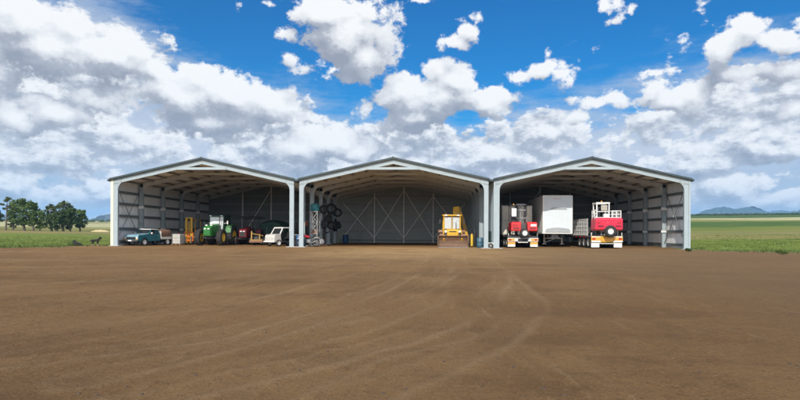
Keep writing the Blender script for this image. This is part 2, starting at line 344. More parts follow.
LEAF = [leafmat('leaf_dark', (.048, .078, .020)), leafmat('leaf_mid', (.085, .130, .028)), leafmat('leaf_gum', (.090, .110, .040))]
GRASS = [leafmat('grass_green', (.140, .185, .036)), leafmat('grass_dark', (.075, .105, .024))]
# ---------------------------------------------------------------- terrain
CX, CY = 25.345, -42.951
def hash2(ix, iy, seed):
    h = (ix.astype(np.int64) * 374761393 + iy.astype(np.int64) * 668265263 + seed * 1442695041) & 0x7fffffff
    h = ((h ^ (h >> 13)) * 1274126177) & 0x7fffffff
    return ((h ^ (h >> 16)) & 0xffff) / 65535.
def vnoise(x, y, seed=0):
    ix, iy = np.floor(x), np.floor(y); fx, fy = x - ix, y - iy
    fx = fx * fx * (3 - 2 * fx); fy = fy * fy * (3 - 2 * fy)
    a, b = hash2(ix, iy, seed), hash2(ix + 1, iy, seed); c, d = hash2(ix, iy + 1, seed), hash2(ix + 1, iy + 1, seed)
    return (a * (1 - fx) + b * fx) * (1 - fy) + (c * (1 - fx) + d * fx) * fy
def fbm(x, y, seed=0, o=5):
    t, a, s = 0, .5, 0
    for k in range(o): t = t + a * vnoise(x * 2 ** k, y * 2 ** k, seed + k * 17); s += a; a *= .5
    return t / s
def yard_sd(x, y):
    """signed distance to the edge of the dirt yard, positive on dirt"""
    def half(ax, ay, bx, by):      # dirt to the right of a->b
        dx, dy = bx - ax, by - ay; l = math.hypot(dx, dy)
        return ((x - ax) * dy - (y - ay) * dx) / l
    l = half(-4.1, -6.4, -.6, .8); r = -half(49.6, -5.7, 45.25, -.9)
    back = 20.4 - y
    inner = np.minimum(np.minimum(l, r), back)
    shed = np.minimum(np.minimum(x + .05, 45.15 - x), np.minimum(back, y + 2))
    return np.maximum(inner, shed)
def terrain_h(x, y):
    X, Y = x - CX, y - CY; d = np.hypot(X, Y); az = np.arctan2(X, Y)
    t = np.clip((az + .1) / .5, 0, 1); t = t * t * (3 - 2 * t)
    S = (1 - t) * .019 * (1 - np.exp(-np.maximum(d - 55, 0) / 260)) + t * .0325 * (1 - np.exp(-np.maximum(d - 45, 0) / 125))
    dd = np.minimum(d, 950)
    h = S * dd
    h = h + np.clip((d - 70) / 200, 0, 1) * (fbm(x / 60, y / 60, 5, 3) - .5) * 1.6
    return np.where(np.cos(az) > .2, h, h * .3)
TRACKS = [
 [(21.94,-38.71),(22.07,-38.32),(22.48,-37.38),(23.61,-34.1),(24.71,-30.29),(25.83,-21.18),(26.2,-8)],
 [(22.32,-39.52),(22.55,-39.2),(22.83,-38.83),(23.15,-38.42),(23.84,-37.38),(24.96,-35.13),(26.5,-27.93),(27.5,-12)],
 [(23.24,-39.5),(23.51,-39.01),(24.08,-37.52),(25.01,-36.24)],
 [(21.15,-37.97),(21.7,-37.33),(22.38,-35.9),(23.44,-32.22),(24.14,-25.2),(24.3,-10)],
 [(23.72,-39.4),(24.08,-38.83),(24.64,-37.93),(25.64,-35.8),(26.39,-31.92),(26.8,-20)],
 [(19.97,-36.27),(20.53,-35.31),(21.36,-33.46),(22.04,-28.81),(22.72,-21.64),(22.6,-6)],
 [(16.5,-33.5),(18.5,-31.2),(19.8,-27.5),(20.3,-20),(20.0,-5)],
 [(29.5,-8),(29.6,-17),(30.6,-24.5),(32.4,-31),(34.5,-36)],
 [(33.5,-6),(33.2,-14),(34.2,-22),(37,-29.5),(41,-36)],
 [(4,-21),(12,-18.5),(22,-17.8),(31,-20.5),(38,-27)],
 [(2,-14),(12,-12.2),(22,-12.8),(33,-15.5),(44,-22)],
 [(8,-29),(15,-25.5),(23,-24.2),(31,-25.6),(37,-29)],
 [(10,-3),(12,-10),(17,-15.5),(25,-19.5),(33,-21)],
]
def smooth_poly(P, n=8):
    P = [np.array(p, float) for p in P]; out = []
    for i in range(len(P) - 1):
        p0, p1, p2, p3 = P[max(i-1,0)], P[i], P[i+1], P[min(i+2,len(P)-1)]
        for k in range(n):
            t = k / n
            out.append(.5*((2*p1)+(-p0+p2)*t+(2*p0-5*p1+4*p2-p3)*t*t+(-p0+3*p1-3*p2+p3)*t**3))
    out.append(P[-1]); return np.array(out)
def track_fields(x, y):
    """ruts: height offset and how much loose pale dust lies there"""
    h = np.zeros_like(x); dust = np.zeros_like(x)
    wob = (fbm(x * 1.3, y * .5, 31, 3) - .5)
    rng = random.Random(3)
    for tr in TRACKS:
        base = smooth_poly(tr)
        for side in (-.85, .85):
            t = np.gradient(base, axis=0); t /= np.linalg.norm(t, axis=1)[:, None] + 1e-9
            P = base + np.stack([t[:, 1], -t[:, 0]], 1) * side
            sel = np.where((x > P[:, 0].min() - 1.5) & (x < P[:, 0].max() + 1.5) & (y > P[:, 1].min() - 1.5) & (y < P[:, 1].max() + 1.5))[0]
            if not len(sel): continue
            X, Y = x[sel], y[sel]; dm = np.full(len(sel), 9.); sg = np.zeros(len(sel))
            for a, b in zip(P[:-1], P[1:]):
                d = b - a; l2 = (d ** 2).sum() + 1e-9
                u = np.clip(((X - a[0]) * d[0] + (Y - a[1]) * d[1]) / l2, 0, 1)
                ex, ey = X - a[0] - u * d[0], Y - a[1] - u * d[1]; q = np.hypot(ex, ey)
                m = q < dm; dm[m] = q[m]; sg[m] = np.sign(ex * d[1] - ey * d[0])[m]
            s = dm * sg + wob[sel] * .25
            k = rng.uniform(.5, 1.) * (.55 if tr[0][0] > 27 else 1)
            br = np.clip(fbm(X * .35, Y * .35, int(side * 7) + 50, 3) * 2.4 - .6, 0, 1)
            rut = np.exp(-(s / .15) ** 4); lip = np.exp(-((s - .22) / .07) ** 2) + .6 * np.exp(-((s + .22) / .06) ** 2)
            h[sel] += br * k * (-.012 * rut + .010 * lip); dust[sel] = np.maximum(dust[sel], br * k * (lip * .95 + rut * .25))
    return h, dust
def build_ground():
    fwd = np.radians(np.arange(-47, 47.01, .22)); side = np.radians(np.arange(50, 310.1, 4)); side = side[:]
    ang = np.concatenate([fwd, side]); ang = ang[(ang < np.radians(312))] + .05
    r = [0.4]
    while r[-1] < 6500: r.append(r[-1] * (1.0125 if r[-1] > 3 else 1.05) if r[-1] < 75 else r[-1] * 1.035)
    r = np.array(r); A, Rr = np.meshgrid(ang, r, indexing='ij'); na, nr = A.shape
    x = (CX + np.sin(A) * Rr).ravel(); y = (CY + np.cos(A) * Rr).ravel()
    sd = yard_sd(x, y) + (fbm(x * .5, y * .5, 9, 4) - .5) * 4.6 * np.clip(-(y - 4) / 5, 0.15, 1)
    th, dust = track_fields(x, y)
    near = np.clip(1 - np.hypot(x - CX, y - CY) / 75, 0, 1)
    inside = np.clip((-.5 - y) / 2, 0, 1)              # swept flat under the roofs
    z = terrain_h(x, y) + near * inside * (th + (fbm(x * .35, y * .35, 2, 4) - .5) * .10 + (fbm(x * 3.1, y * 2.2, 3, 4) - .5) * .030 + (fbm(x * 11, y * 9, 4, 2) - .5) * .008)
    z = z - .02 * near * inside
    idx = np.arange(na * nr).reshape(na, nr); i2 = np.roll(idx, -1, 0)
    q = np.stack([idx[:, :-1], idx[:, 1:], i2[:, 1:], i2[:, :-1]], -1).reshape(-1, 4)
    cen = sd[q].mean(1); V = np.stack([x, y, z], 1)
    for name, pick, m in (('dirt_yard', cen > 0, dirt_material()), ('grass_field', cen <= 0, field_material())):
        f = q[pick][:, ::-1]; used, invv = np.unique(f, return_inverse=True); f = invv.reshape(-1, 4)
        me = bpy.data.meshes.new(name); me.from_pydata(V[used].tolist(), [], f.tolist()); me.update()
        me.polygons.foreach_set('use_smooth', [True] * len(f))
        if name == 'dirt_yard':
            a = me.attributes.new('dust', 'FLOAT', 'POINT'); a.data.foreach_set('value', dust[used])
        o = bpy.data.objects.new(name, me); COL.objects.link(o); me.materials.append(m)
        tag(o, {'dirt_yard': 'brown dirt yard with pale curving wheel tracks', 'grass_field': 'green and straw coloured fields beyond the yard'}[name], {'dirt_yard': 'ground', 'grass_field': 'field'}[name], kind='structure')
def nodekit(m):
    m.use_nodes = True; nt = m.node_tree; L = nt.links
    def N(t, **k):
        n = nt.nodes.new(t)
        for a, v in k.items(): setattr(n, a, v)
        return n
    def noise(vec, scale, detail=6, rough=.6):
        n = N('ShaderNodeTexNoise'); n.inputs['Scale'].default_value = scale; n.inputs['Detail'].default_value = detail; n.inputs['Roughness'].default_value = rough
        L.new(vec, n.inputs['Vector']); return n.outputs[0]
    def ss(v, a, b, c=0., d=1.):
        r = N('ShaderNodeMapRange', interpolation_type='SMOOTHSTEP'); L.new(v, r.inputs[0])
        for i, q in enumerate((a, b, c, d)): r.inputs[i + 1].default_value = q
        return r.outputs[0]
    def mix(f, a, b, mode='MIX'):
        x = N('ShaderNodeMix', data_type='RGBA', blend_type=mode)
        for i, v in ((0, f), (6, a), (7, b)):
            if isinstance(v, float): x.inputs[i].default_value = v
            elif isinstance(v, tuple): x.inputs[i].default_value = (*v, 1)
            else: L.new(v, x.inputs[i])
        return x.outputs[2]
    def mth(op, a, b=0., c=None):
        x = N('ShaderNodeMath', operation=op)
        for i, v in enumerate((a, b, c)):
            if v is None: continue
            if isinstance(v, (int, float)): x.inputs[i].default_value = v
            else: L.new(v, x.inputs[i])
        return x.outputs[0]
    def mapped(vec, scale, rot=0.):
        x = N('ShaderNodeMapping'); x.inputs['Scale'].default_value = scale; x.inputs['Rotation'].default_value = (0, 0, rot); L.new(vec, x.inputs[0]); return x.outputs[0]
    return nt, L, N, noise, ss, mix, mth, mapped
def dirt_material():
    m = bpy.data.materials.new('packed_dirt'); nt, L, N, noise, ss, mix, mth, mapped = nodekit(m); b = nt.nodes['Principled BSDF']
    g = N('ShaderNodeNewGeometry').outputs['Position']
    big = noise(mapped(g, (.10, .16, 1)), 1., 5, .55); mid = noise(mapped(g, (.7, .35, 1), .5), 1., 7, .62); mid2 = noise(mapped(g, (.9, .28, 1), -.35), 1., 6, .6)
    fine = noise(g, 7., 9, .75); grit = noise(g, 48., 5, .75); clod = noise(g, 20., 5, .7); streak = noise(mapped(g, (5., .45, 1), -.30), 1., 6, .65); streak2 = noise(mapped(g, (4., .4, 1), .22), 1., 6, .65)
    c = mix(ss(big, .35, .68), DIRT[0], DIRT[1])
    c = mix(ss(mid, .48, .72, 0., .55), c, DIRT[2]); c = mix(ss(mid2, .50, .74, 0., .6), c, DIRT[3])
    c = mix(ss(streak, .58, .74, 0., .32), c, DIRT[4]); c = mix(ss(streak2, .58, .74, 0., .25), c, DIRT[3])
    patch = noise(mapped(g, (.28, .45, 1), .2), 1., 8, .7)
    c = mix(ss(patch, .50, .62, 0., .50), c, DIRT[3]); c = mix(ss(patch, .44, .34, 0., .30), c, DIRT[2])
    at = N('ShaderNodeAttribute', attribute_name='dust').outputs['Fac']
    dm = mth('MULTIPLY', at, ss(fine, .25, .65, .35, 1.))
    c = mix(mth('MULTIPLY', dm, .55), c, DIRT[4])
    sp = N('ShaderNodeSeparateXYZ'); L.new(g, sp.inputs[0])
    # pale trodden apron in front of the middle and right bays
    apx = mth('MULTIPLY', ss(sp.outputs[0], 15., 23.), ss(sp.outputs[0], 41., 31.)); apy = mth('MULTIPLY', ss(sp.outputs[1], -24., -11.), ss(sp.outputs[1], 4., -1., .25, 1.))
    c = mix(mth('MULTIPLY', mth('MULTIPLY', apx, apy), ss(mid, .3, .62, .25, .8)), c, DIRT[5])
    # greyer damp dirt to the right
    c = mix(mth('MULTIPLY', ss(mth('ADD', mth('MULTIPLY', sp.outputs[0], 1.), mth('MULTIPLY', big, 9.)), 32.5, 37.), .62), c, DIRT[6])
    c = mix(ss(fine, .52, .66, 0., .55), c, DIRT[3]); c = mix(ss(fine, .46, .34, 0., .35), c, DIRT[2]); c = mix(ss(grit, .56, .66, 0., .6), c, DIRT[4]); c = mix(ss(grit, .44, .33, 0., .7), c, DIRT[7]); c = mix(ss(clod, .60, .68, 0., .75), c, DIRT[7])
    L.new(c, b.inputs['Base Color']); b.inputs['Roughness'].default_value = .95; b.inputs['Specular IOR Level'].default_value = .15
    bp = N('ShaderNodeBump'); bp.inputs['Strength'].default_value = 1.; bp.inputs['Distance'].default_value = .09
    hh = mth('ADD', mth('MULTIPLY', grit, .35), mth('ADD', mth('MULTIPLY', fine, 1.), mth('MULTIPLY', streak, .8))); L.new(hh, bp.inputs['Height']); L.new(bp.outputs[0], b.inputs['Normal'])
    return m
DIRT = [(0.218, 0.121, 0.047), (0.289, 0.164, 0.066), (0.332, 0.194, 0.078), (0.162, 0.087, 0.036), (0.511, 0.35, 0.191), (0.451, 0.282, 0.122), (0.193, 0.121, 0.058), (0.088, 0.056, 0.032)]
def field_material():
    m = bpy.data.materials.new('fields'); nt, L, N, noise, ss, mix, mth, mapped = nodekit(m); b = nt.nodes['Principled BSDF']
    g = N('ShaderNodeNewGeometry').outputs['Position']; sp = N('ShaderNodeSeparateXYZ'); L.new(g, sp.inputs[0])
    Y = mth('ADD', sp.outputs[1], -CY)
    wob = noise(mapped(g, (.012, .02, 1)), 1., 7, .62)
    # field strips run roughly across the view; their depth grows with distance, so sort them by its logarithm
    def strips(slope, stops):
        y = mth('MULTIPLY_ADD', mth('SUBTRACT', sp.outputs[0], CX), slope, Y)
        l = mth('LOGARITHM', mth('MAXIMUM', y, 5.), 10.); l = mth('ADD', l, mth('MULTIPLY_ADD', wob, .26, -.13))
        r = N('ShaderNodeValToRGB'); L.new(mth('MULTIPLY_ADD', l, .5, -.5), r.inputs[0]); cr = r.color_ramp; cr.interpolation = 'LINEAR'
        pos = lambda d: (math.log10(d)) * .5 - .5
        for i, (d, c) in enumerate(stops):
            e = cr.elements.new(pos(d)); e.color = (*c, 1)
        cr.elements.remove(cr.elements[0]); cr.elements.remove(cr.elements[-1])
        return r.outputs[0]
    gr, ol, br, ye, dg = (.160, .195, .034), (.215, .195, .058), (.255, .200, .078), (.46, .42, .22), (.062, .115, .026)
    right = strips(.10, [(30, gr), (66, gr), (74, br), (92, ol), (100, (.26, .21, .10)), (112, ol), (140, gr), (150, dg), (205, dg), (225, gr), (258, ol), (268, ye), (310, ye), (325, dg), (900, (.05, .075, .03))])
    left = strips(0., [(30, dg), (50, gr), (105, gr), (122, br), (140, br), (155, ol), (200, ol), (235, ye), (420, ye), (470, ol), (600, ye), (800, (.20, .19, .10))])
    c = mix(ss(sp.outputs[0], 15., 30.), left, right)
    n1 = noise(mapped(g, (.25, .12, 1)), 1., 6, .65); n2 = noise(g, 1.4, 7, .7)
    c = mix(ss(n1, .45, .72, 0., .5), c, (.20, .19, .062)); n3 = noise(mapped(g, (.03, .11, 1)), 1., 6, .65); c = mix(ss(n3, .5, .68, 0., .55), c, (.07, .125, .028)); c = mix(ss(n2, .5, .75, 0., .4), c, (.055, .10, .020)); c = mix(ss(n2, .45, .25, 0., .3), c, (.23, .24, .075))
    L.new(c, b.inputs['Base Color']); b.inputs['Roughness'].default_value = .95; b.inputs['Specular IOR Level'].default_value = .1
    bp = N('ShaderNodeBump'); bp.inputs['Strength'].default_value = .6; bp.inputs['Distance'].default_value = .2; L.new(n2, bp.inputs['Height']); L.new(bp.outputs[0], b.inputs['Normal'])
    return m
def ridge(name, pts, dist, depth, label, seed, colr):
    """a range of hills: crest heights by bearing, sloping forward and back"""
    pts = sorted(pts); az = np.radians(np.arange(pts[0][0], pts[-1][0], .12)); el = np.interp(az, np.radians([p[0] for p in pts]), [p[1] for p in pts])
    el = el + (fbm(az * 160, az * 0, seed, 4) - .5) * .22 * (el > .2)
    rows = []; K = 26
    for k in range(K):
        t = k / (K - 1); prof = 1 - abs(t * 2 - 1) ** 1.25; d = dist + (t - .5) * depth
        d = d + (fbm(az * 40, az * 0 + k * .35, seed + 1, 4) - .5) * depth * .25
        zz = np.tan(np.radians(el)) * dist * np.clip(prof + (fbm(az * 60, az * 0 + k * .3, seed + 2, 4) - .5) * .35 * (1 - prof) * 2 * min(1, prof * 3), 0, 1) - 10 * (1 - prof)
        if k in (0, K - 1): zz = zz * 0 - 8
        rows.append(np.stack([CX + np.sin(az) * d, CY + np.cos(az) * d, zz], 1))
    V = np.concatenate(rows); n = len(az); idx = np.arange(len(V)).reshape(K, n)
    q = np.stack([idx[:-1, :-1], idx[:-1, 1:], idx[1:, 1:], idx[1:, :-1]], -1).reshape(-1, 4)
    me = bpy.data.meshes.new(name); me.from_pydata(V.tolist(), [], q.tolist()); me.polygons.foreach_set('use_smooth', [True] * len(q)); me.update()
    o = bpy.data.objects.new(name, me); COL.objects.link(o)
    m = mat(name + '_scrub', colr, .95, 0, .55, .012, 0, tuple(c * 2.2 for c in colr), .0035, .45); me.materials.append(m)
    return tag(o, label, 'hills', kind='structure')
def build_hills():
    ridge('mountains', RIDGE_R, 4200, 1700, 'pale blue mountain range beyond the right fields', 3, (.030, .050, .040))
    ridge('foothills', RIDGE_F, 5600, 1200, 'faint far range behind the mountains', 13, (.035, .055, .05))
    ridge('hills', RIDGE_L, 3000, 1200, 'low bluish hills behind the trees on the left', 23, (.075, .075, .06))
def build_haze():
    mb = MB().box(CX - 7000, CX + 7000, CY - 600, CY + 6900, -12, 262)
    m = bpy.data.materials.new('air'); m.use_nodes = True; nt = m.node_tree; nt.nodes.clear()
    v = nt.nodes.new('ShaderNodeVolumePrincipled'); out = nt.nodes.new('ShaderNodeOutputMaterial'); nt.links.new(v.outputs[0], out.inputs['Volume'])
    v.inputs['Color'].default_value = (.34, .64, 1, 1); v.inputs['Density'].default_value = HAZE; v.inputs['Anisotropy'].default_value = 0.
    h = mb.build('haze', m); tag(h, 'thin blue air between the yard and the mountains', 'haze', kind='stuff')
# ---------------------------------------------------------------- grass, stones
def ground_z(x, y): return float(terrain_h(np.array([float(x)]), np.array([float(y)]))[0])
def build_grass():
    rng = np.random.RandomState(5); N = 60000
    def area(n, x0, x1, y0, y1): return rng.uniform(x0, x1, n), rng.uniform(y0, y1, n)
    xs, ys = [], []
    for n, a in ((26000, (-32, 0, -30, 22)), (30000, (45, 75, -24, 26)), (9000, (-60, 0, 8, 45)), (9000, (45, 95, 8, 45))):
        X, Y = area(n, *a); xs.append(X); ys.append(Y)
    x = np.concatenate(xs); y = np.concatenate(ys)
    sd = yard_sd(x, y) + (fbm(x * .5, y * .5, 9, 4) - .5) * 4.6 * np.clip(-(y - 4) / 5, 0.15, 1)
    az = np.degrees(np.arctan2(x - CX, y - CY)); k = ((sd < .25) | ((sd < 2.4) & (rng.rand(len(sd)) < .10))) & (np.abs(az) < 50); x, y, sd = x[k], y[k], sd[k]
    cl = fbm(x * .6, y * .6, 77, 3); k = cl + rng.uniform(-.2, .2, len(x)) > .42; x, y, sd, cl = x[k], y[k], sd[k], cl[k]
    z = terrain_h(x, y)
    dark = (sd > -1.3 - 1.2 * rng.rand(len(x))) | (rng.rand(len(x)) < .25)
    for gi, name in ((0, 'grass'), (1, 'grass')):
        mb = MB()
        for i in np.where(dark == bool(gi))[0]:
            edge = math.exp(-max(0, -sd[i]) / 2.0)
            h = rng.uniform(.04, .09) * (.7 + 1.2 * max(0, cl[i] - .4) * 2 + .7 * edge)
            for b in range(4):
                a = rng.uniform(0, 6.28); px, py = x[i] + rng.normal(0, .09), y[i] + rng.normal(0, .09); w = .030
                lx, ly = math.cos(a) * h * .45, math.sin(a) * h * .45; c, s = -math.sin(a) * w, math.cos(a) * w
                mb.v += [(px - c, py - s, z[i] - .02), (px + c, py + s, z[i] - .02), (px + lx, py + ly, z[i] + h)]; n = len(mb.v); mb.f.append((n-3, n-2, n-1)); mb.sm.append(False)
        me = bpy.data.meshes.new(name); me.from_pydata(mb.v, [], mb.f); me.update(); me.materials.append(GRASS[gi])
        o = bpy.data.objects.new(name, me); COL.objects.link(o)
        tag(o, ('bright' if gi == 0 else 'dark') + ' green grass blades along the field edges', 'grass', kind='stuff')
def build_stones():
    rng = random.Random(8); mb = MB(); S = []
    for i in range(1100):
        d = 3.2 * (1 + rng.random() ** 1.8 * 9); a = rng.uniform(-.72, .72)
        S.append((CX + math.sin(a) * d, CY + math.cos(a) * d, rng.choice([.004, .005, .005, .006, .007, .009, .014]) * (1 + d * .03)))
    Z = yard_z(np.array([p[0] for p in S]), np.array([p[1] for p in S]))
    base = [(-1,-1,-.5),(1,-1,-.5),(1,1,-.5),(-1,1,-.5),(-.6,-.7,.6),(.7,-.5,.8),(.6,.6,.5),(-.5,.7,.7)]
    for (x, y, s), z in zip(S, Z):
        pts = []; r = rng.uniform(0, 6)
        for p in base:
            q = [c * s * rng.uniform(.6, 1.2) for c in p]; pts.append((x + q[0]*math.cos(r) - q[1]*math.sin(r), y + q[0]*math.sin(r) + q[1]*math.cos(r), q[2] * .8 + z))
        mb.add(pts, [(3,2,1,0),(4,5,6,7),(0,1,5,4),(1,2,6,5),(2,3,7,6),(3,0,4,7)])
    o = mb.build('gravel', M['stone']); tag(o, 'dark clods and small stones scattered over the dirt', 'gravel', kind='stuff')
def yard_z(x, y):
    th, _ = track_fields(x, y); near = 1 - np.hypot(x - CX, y - CY) / 75
    return near * (th + (fbm(x * .35, y * .35, 2, 4) - .5) * .10 + (fbm(x * 3.1, y * 2.2, 3, 4) - .5) * .030) - .02 * near
# ---------------------------------------------------------------- sheds
W, BAY, NB, H, RISE, GAP = 14.8, 3.93, 5, 5.4, 1.64, .43
LEN = BAY * NB; SL = RISE / (W / 2)
roofz = lambda x: H + SL * (x if x < W / 2 else W - x)      # top of roof sheet
def sheet_wall(mb, p0, p1, z0, top, t=.028, pitch=.2):
    """ribbed sheeting between two plan points; top(s) gives the height along it"""
    p0, p1 = Vector((*p0, 0)), Vector((*p1, 0)); d = p1 - p0; n = d.normalized().cross(Vector((0, 0, 1))); L = d.length
    k = max(2, int(L / pitch) * 4); loops = []
    for i in range(k + 1):
        s = i / k; o = (0, t, t, 0)[i % 4]; p = p0 + d * s + n * o; loops.append((p, top(s)))
    for i in range(k):
        (a, za), (b, zb) = loops[i], loops[i + 1]
        q = n * .004
        mb.add([(a.x,a.y,z0),(b.x,b.y,z0),(b.x,b.y,zb),(a.x,a.y,za),(a.x-q.x,a.y-q.y,z0),(b.x-q.x,b.y-q.y,z0),(b.x-q.x,b.y-q.y,zb),(a.x-q.x,a.y-q.y,za)],
               [(0,1,2,3),(7,6,5,4)])
def build_shed(ox, label, left, right, gl, gr, cw, back_mat, left_mat, right_mat, brace_bays, cleats):
    """left / right: is that long side sheeted; gl / gr: how far the columns stand in from the outside; cw: column width"""
    t = empty('machinery_shed', (ox, 0, 0), 0, label, 'shed', 'open fronted machinery sheds in a row')
    yk = [k * BAY for k in range(NB)] + [LEN - .2]
    fd, rd = .12, .37                                     # purlin zone and rafter depth
    for k, y in enumerate(yk):
        y0, y1 = y, y + .2; m = M['frame']; rm = M['frame'] if k == 0 else M['rafter']
        if k < NB:
            for sx in (0, 1):
                x0, x1 = (gl, gl + cw) if sx == 0 else (W - gr - cw, W - gr)
                ztop = roofz((x0 + x1) / 2) - fd - .02
                c = MB()                                   # an I-section: two flanges and a web
                c.box(x0, x0 + .03, y0, y1, .06, ztop); c.box(x1 - .03, x1, y0, y1, .06, ztop); c.box(x0 + .03, x1 - .03, y0 + (.0 if k == 0 else .07), y0 + (.03 if k == 0 else .13), .06, ztop)
                c.box(x0 - .06, x1 + .06, y0 - .05, y1 + .05, .04, .06)
                col = c.build('column', m, t)
                f = MB().box(x0 - .22, x1 + .22, y0 - .30, y1 + .25, -.12, .04).build('footing', M['concrete'], t, .01)
                # rounded knee plate between column and rafter
                s = 1 if sx == 0 else -1; xi = x1 if sx == 0 else x0; R = .55
                zr = lambda x: roofz(x) - fd - rd
                arc = [(xi, zr(xi) - R)] + [(xi + s * R * (1 - math.cos(a)), zr(xi) - R + (R + SL * R) * math.sin(a)) for a in [math.pi/2 * q / 7 for q in range(1, 8)]] + [(xi, zr(xi) + .02)]
                MB().prism(arc, 'y', y0 + .02, y1 - .02).build('knee_plate', rm if k else m, t)
                if k and cleats[sx]:
                    for z, w in cleats[sx]:
                        MB().box(x1 if sx == 0 else x0 - .1, x1 + .1 if sx == 0 else x0, y0 - .06, y0 + .02, z, z + w).box(x0 - .05, x1 + .05, y0 - .03, y0 - .003, z + .01, z + w - .02).build('cleat', M['white'], t)  # bright glints on the posts, put in as white plates
        for sx in (0, 1):
            xa = gl if sx == 0 else W - gr; xb = W / 2
            u = lambda x: roofz(x) - fd
            P = lambda dz0, dz1: [(xa, u(xa) - dz0), (xb, u(xb) - dz0), (xb, u(xb) - dz1), (xa, u(xa) - dz1)]
            r = MB().prism(P(0, .03), 'y', y0, y1).prism(P(rd - .03, rd), 'y', y0, y1)
            r.prism(P(.03, rd - .03), 'y', y0 + (.002 if k == 0 else .07), y0 + (.05 if k == 0 else .13))
            r.build('rafter', rm, t)
            if k == 0:                                     # bolted end plates at the knee
                x = xa + (xb - xa) * .085; dx = .018
                MB().box(x - dx, x + dx, y0 - .02, y0 + .2, u(x) - rd - .06, u(x) + .0).build('end_plate', M['grey'], t)
                x = xa + (xb - xa) * .5
                MB().box(x - .16, x + .16, y0 - .012, y0 - .001, u(x) - rd + .05, u(x) - .05).build('splice_plate', M['frame'], t)
            if k:                                          # splice cleats along the rafter
                for q in (.28, .55, .82):
                    x = xa + (xb - xa) * q; MB().box(x - .05, x + .05, y0 + .0, y0 + .068, u(x) - rd + .05, u(x) - .05).build('stiffener', M['rafter'], t)
        # apex tie
        if k < NB:
            z = roofz(W / 2 - 1.95) - fd - rd
            MB().box(W/2 - 1.95, W/2 + 1.95, y0 - .03, y0 + .12, z - .02, z + .17).build('collar_tie', rm if k else M['frame'], t)
    # purlins and roof sheets
    for sx in (0, 1):
        for i in range(7):
            x = .25 + i * (W / 2 - .45) / 6; x = x if sx == 0 else W - x
            MB().box(x - .045, x + .045, .06, LEN - .05, roofz(x) - .185, roofz(x) - .035).build('purlin', M['purlin'], t)
        mb = MB(); n = int((LEN + .3) / .19) * 4; xa, xb = (-.06 if sx == 0 else W + .06), W / 2
        ys = [-.12 + i * .19 / 4 for i in range(n + 1)]; zo = [(0, .03, .03, 0)[i % 4] for i in range(n + 1)]
        for i in range(n):
            mb.add([(xa,ys[i],roofz(xa)-.034+zo[i]),(xb,ys[i],roofz(xb)-.034+zo[i]),(xb,ys[i+1],roofz(xb)-.034+zo[i+1]),(xa,ys[i+1],roofz(xa)-.034+zo[i+1])], [(0,1,2,3)])
        mb.build('roof_sheet', M['roof'], t)
        xe = -.08 if sx == 0 else W + .08
        b = MB().prism([(xe, roofz(xe) - .11), (xb, roofz(xb) - .11), (xb, roofz(xb) + .03), (xe, roofz(xe) + .03)], 'y', -.20, -.03)
        b.build('barge_cap', M['barge'], t)
        if (sx == 0 and left == 'gutter') or (sx == 1 and right == 'gutter') or (sx == 0 and left is True and ox < 1) or (sx == 1 and right is True and ox > 20):
            x = xe + (-.16 if sx == 0 else .02); x1 = x + .14
            if left == 'gutter': x, x1 = (-GAP + .01, -.002) if sx == 0 else (W + .002, W + GAP - .01)
            MB().box(x, x1, -.10 if left == 'gutter' else -.15, LEN, H - .22, H - .06).build('gutter', M['barge'], t)
    MB().prism([(W/2 - .25, roofz(W/2 - .25) + .005), (W/2, H + RISE + .03), (W/2 + .25, roofz(W/2 + .25) + .005), (W/2, H + RISE + .06)], 'y', -.21, LEN).build('ridge_cap', M['barge'], t)
    # side walls
    for sx, on, wm, gap in ((0, left, left_mat, gl), (1, right, right_mat, gr)):
        if on is not True: continue
        xo = .0 if sx == 0 else W; s = 1 if sx == 0 else -1
        mb = MB(); sheet_wall(mb, (xo + s * .004, .08), (xo + s * .004, LEN), .10, lambda q: H - .06); mb.build('wall_sheet', wm, t)
        for z in (.34, 1.40, 2.45, 3.45, 4.40):
            g = MB(); xg0, xg1 = sorted((xo + s * .036, xo + s * (gap - .004)))
            g.box(xg0, xg1, .22, LEN - .25, z - .10, z - .085); g.box(xg0, xg1, .22, LEN - .25, z + .085, z + .10)
            xw = xg1 - .02 if s > 0 else xg0; g.box(xw, xw + .02, .22, LEN - .25, z - .085, z + .085)
            g.build('girt', M['girt'], t)
        MB().box(*sorted((xo - s * .03, xo + s * (gap - .006))), -.02, .06, .0, H - .12).build('corner_flashing', M['cream'] if ox < 1 else M['frame'], t)
        MB().box(*sorted((xo - s * .02, xo + s * (gap - .02))), .08, LEN, -.1, .098).build('kerb', M['concrete'], t)
        if brace_bays:
            xb = xo + s * (gap + cw * .3); b = MB(); y0, y1 = .25, BAY - .05
            b.tube([(xb, y0, .4), (xb, y1, 4.7)], .028, 6); b.tube([(xb + s*.06, y1, .4), (xb + s*.06, y0, 4.7)], .028, 6); b.build('cross_brace', M['girt'], t)
    # back wall with wind columns and flat braces
    BW1 = .02 + (GAP if left == 'gutter' else 0); BW0 = W + .02 + (GAP if right == 'gutter' else 0)
    mb = MB(); sheet_wall(mb, (BW0, LEN + .012), (-BW1, LEN + .012), .10, lambda q: roofz(min(W, max(0, (BW0 + BW1) * (1 - q) - BW1 + .0))) - .05, .010); mb.build('wall_sheet', back_mat, t)
    for z in (.34, 1.40, 2.45, 3.45, 4.40, 5.35):
        MB().box(.3 if z < 5 else 1.0, W - .3 if z < 5 else W - 1.0, LEN - .09, LEN - .02, z - .07, z + .07).build('girt', M['girt'] if z < .5 else M['grey'], t)
    for x in (W * .275, W * .5, W * .725):
        MB().box(x - .07, x + .07, LEN - .24, LEN - .10, 0, roofz(x) - .6).build('wind_column', M['brace'], t)
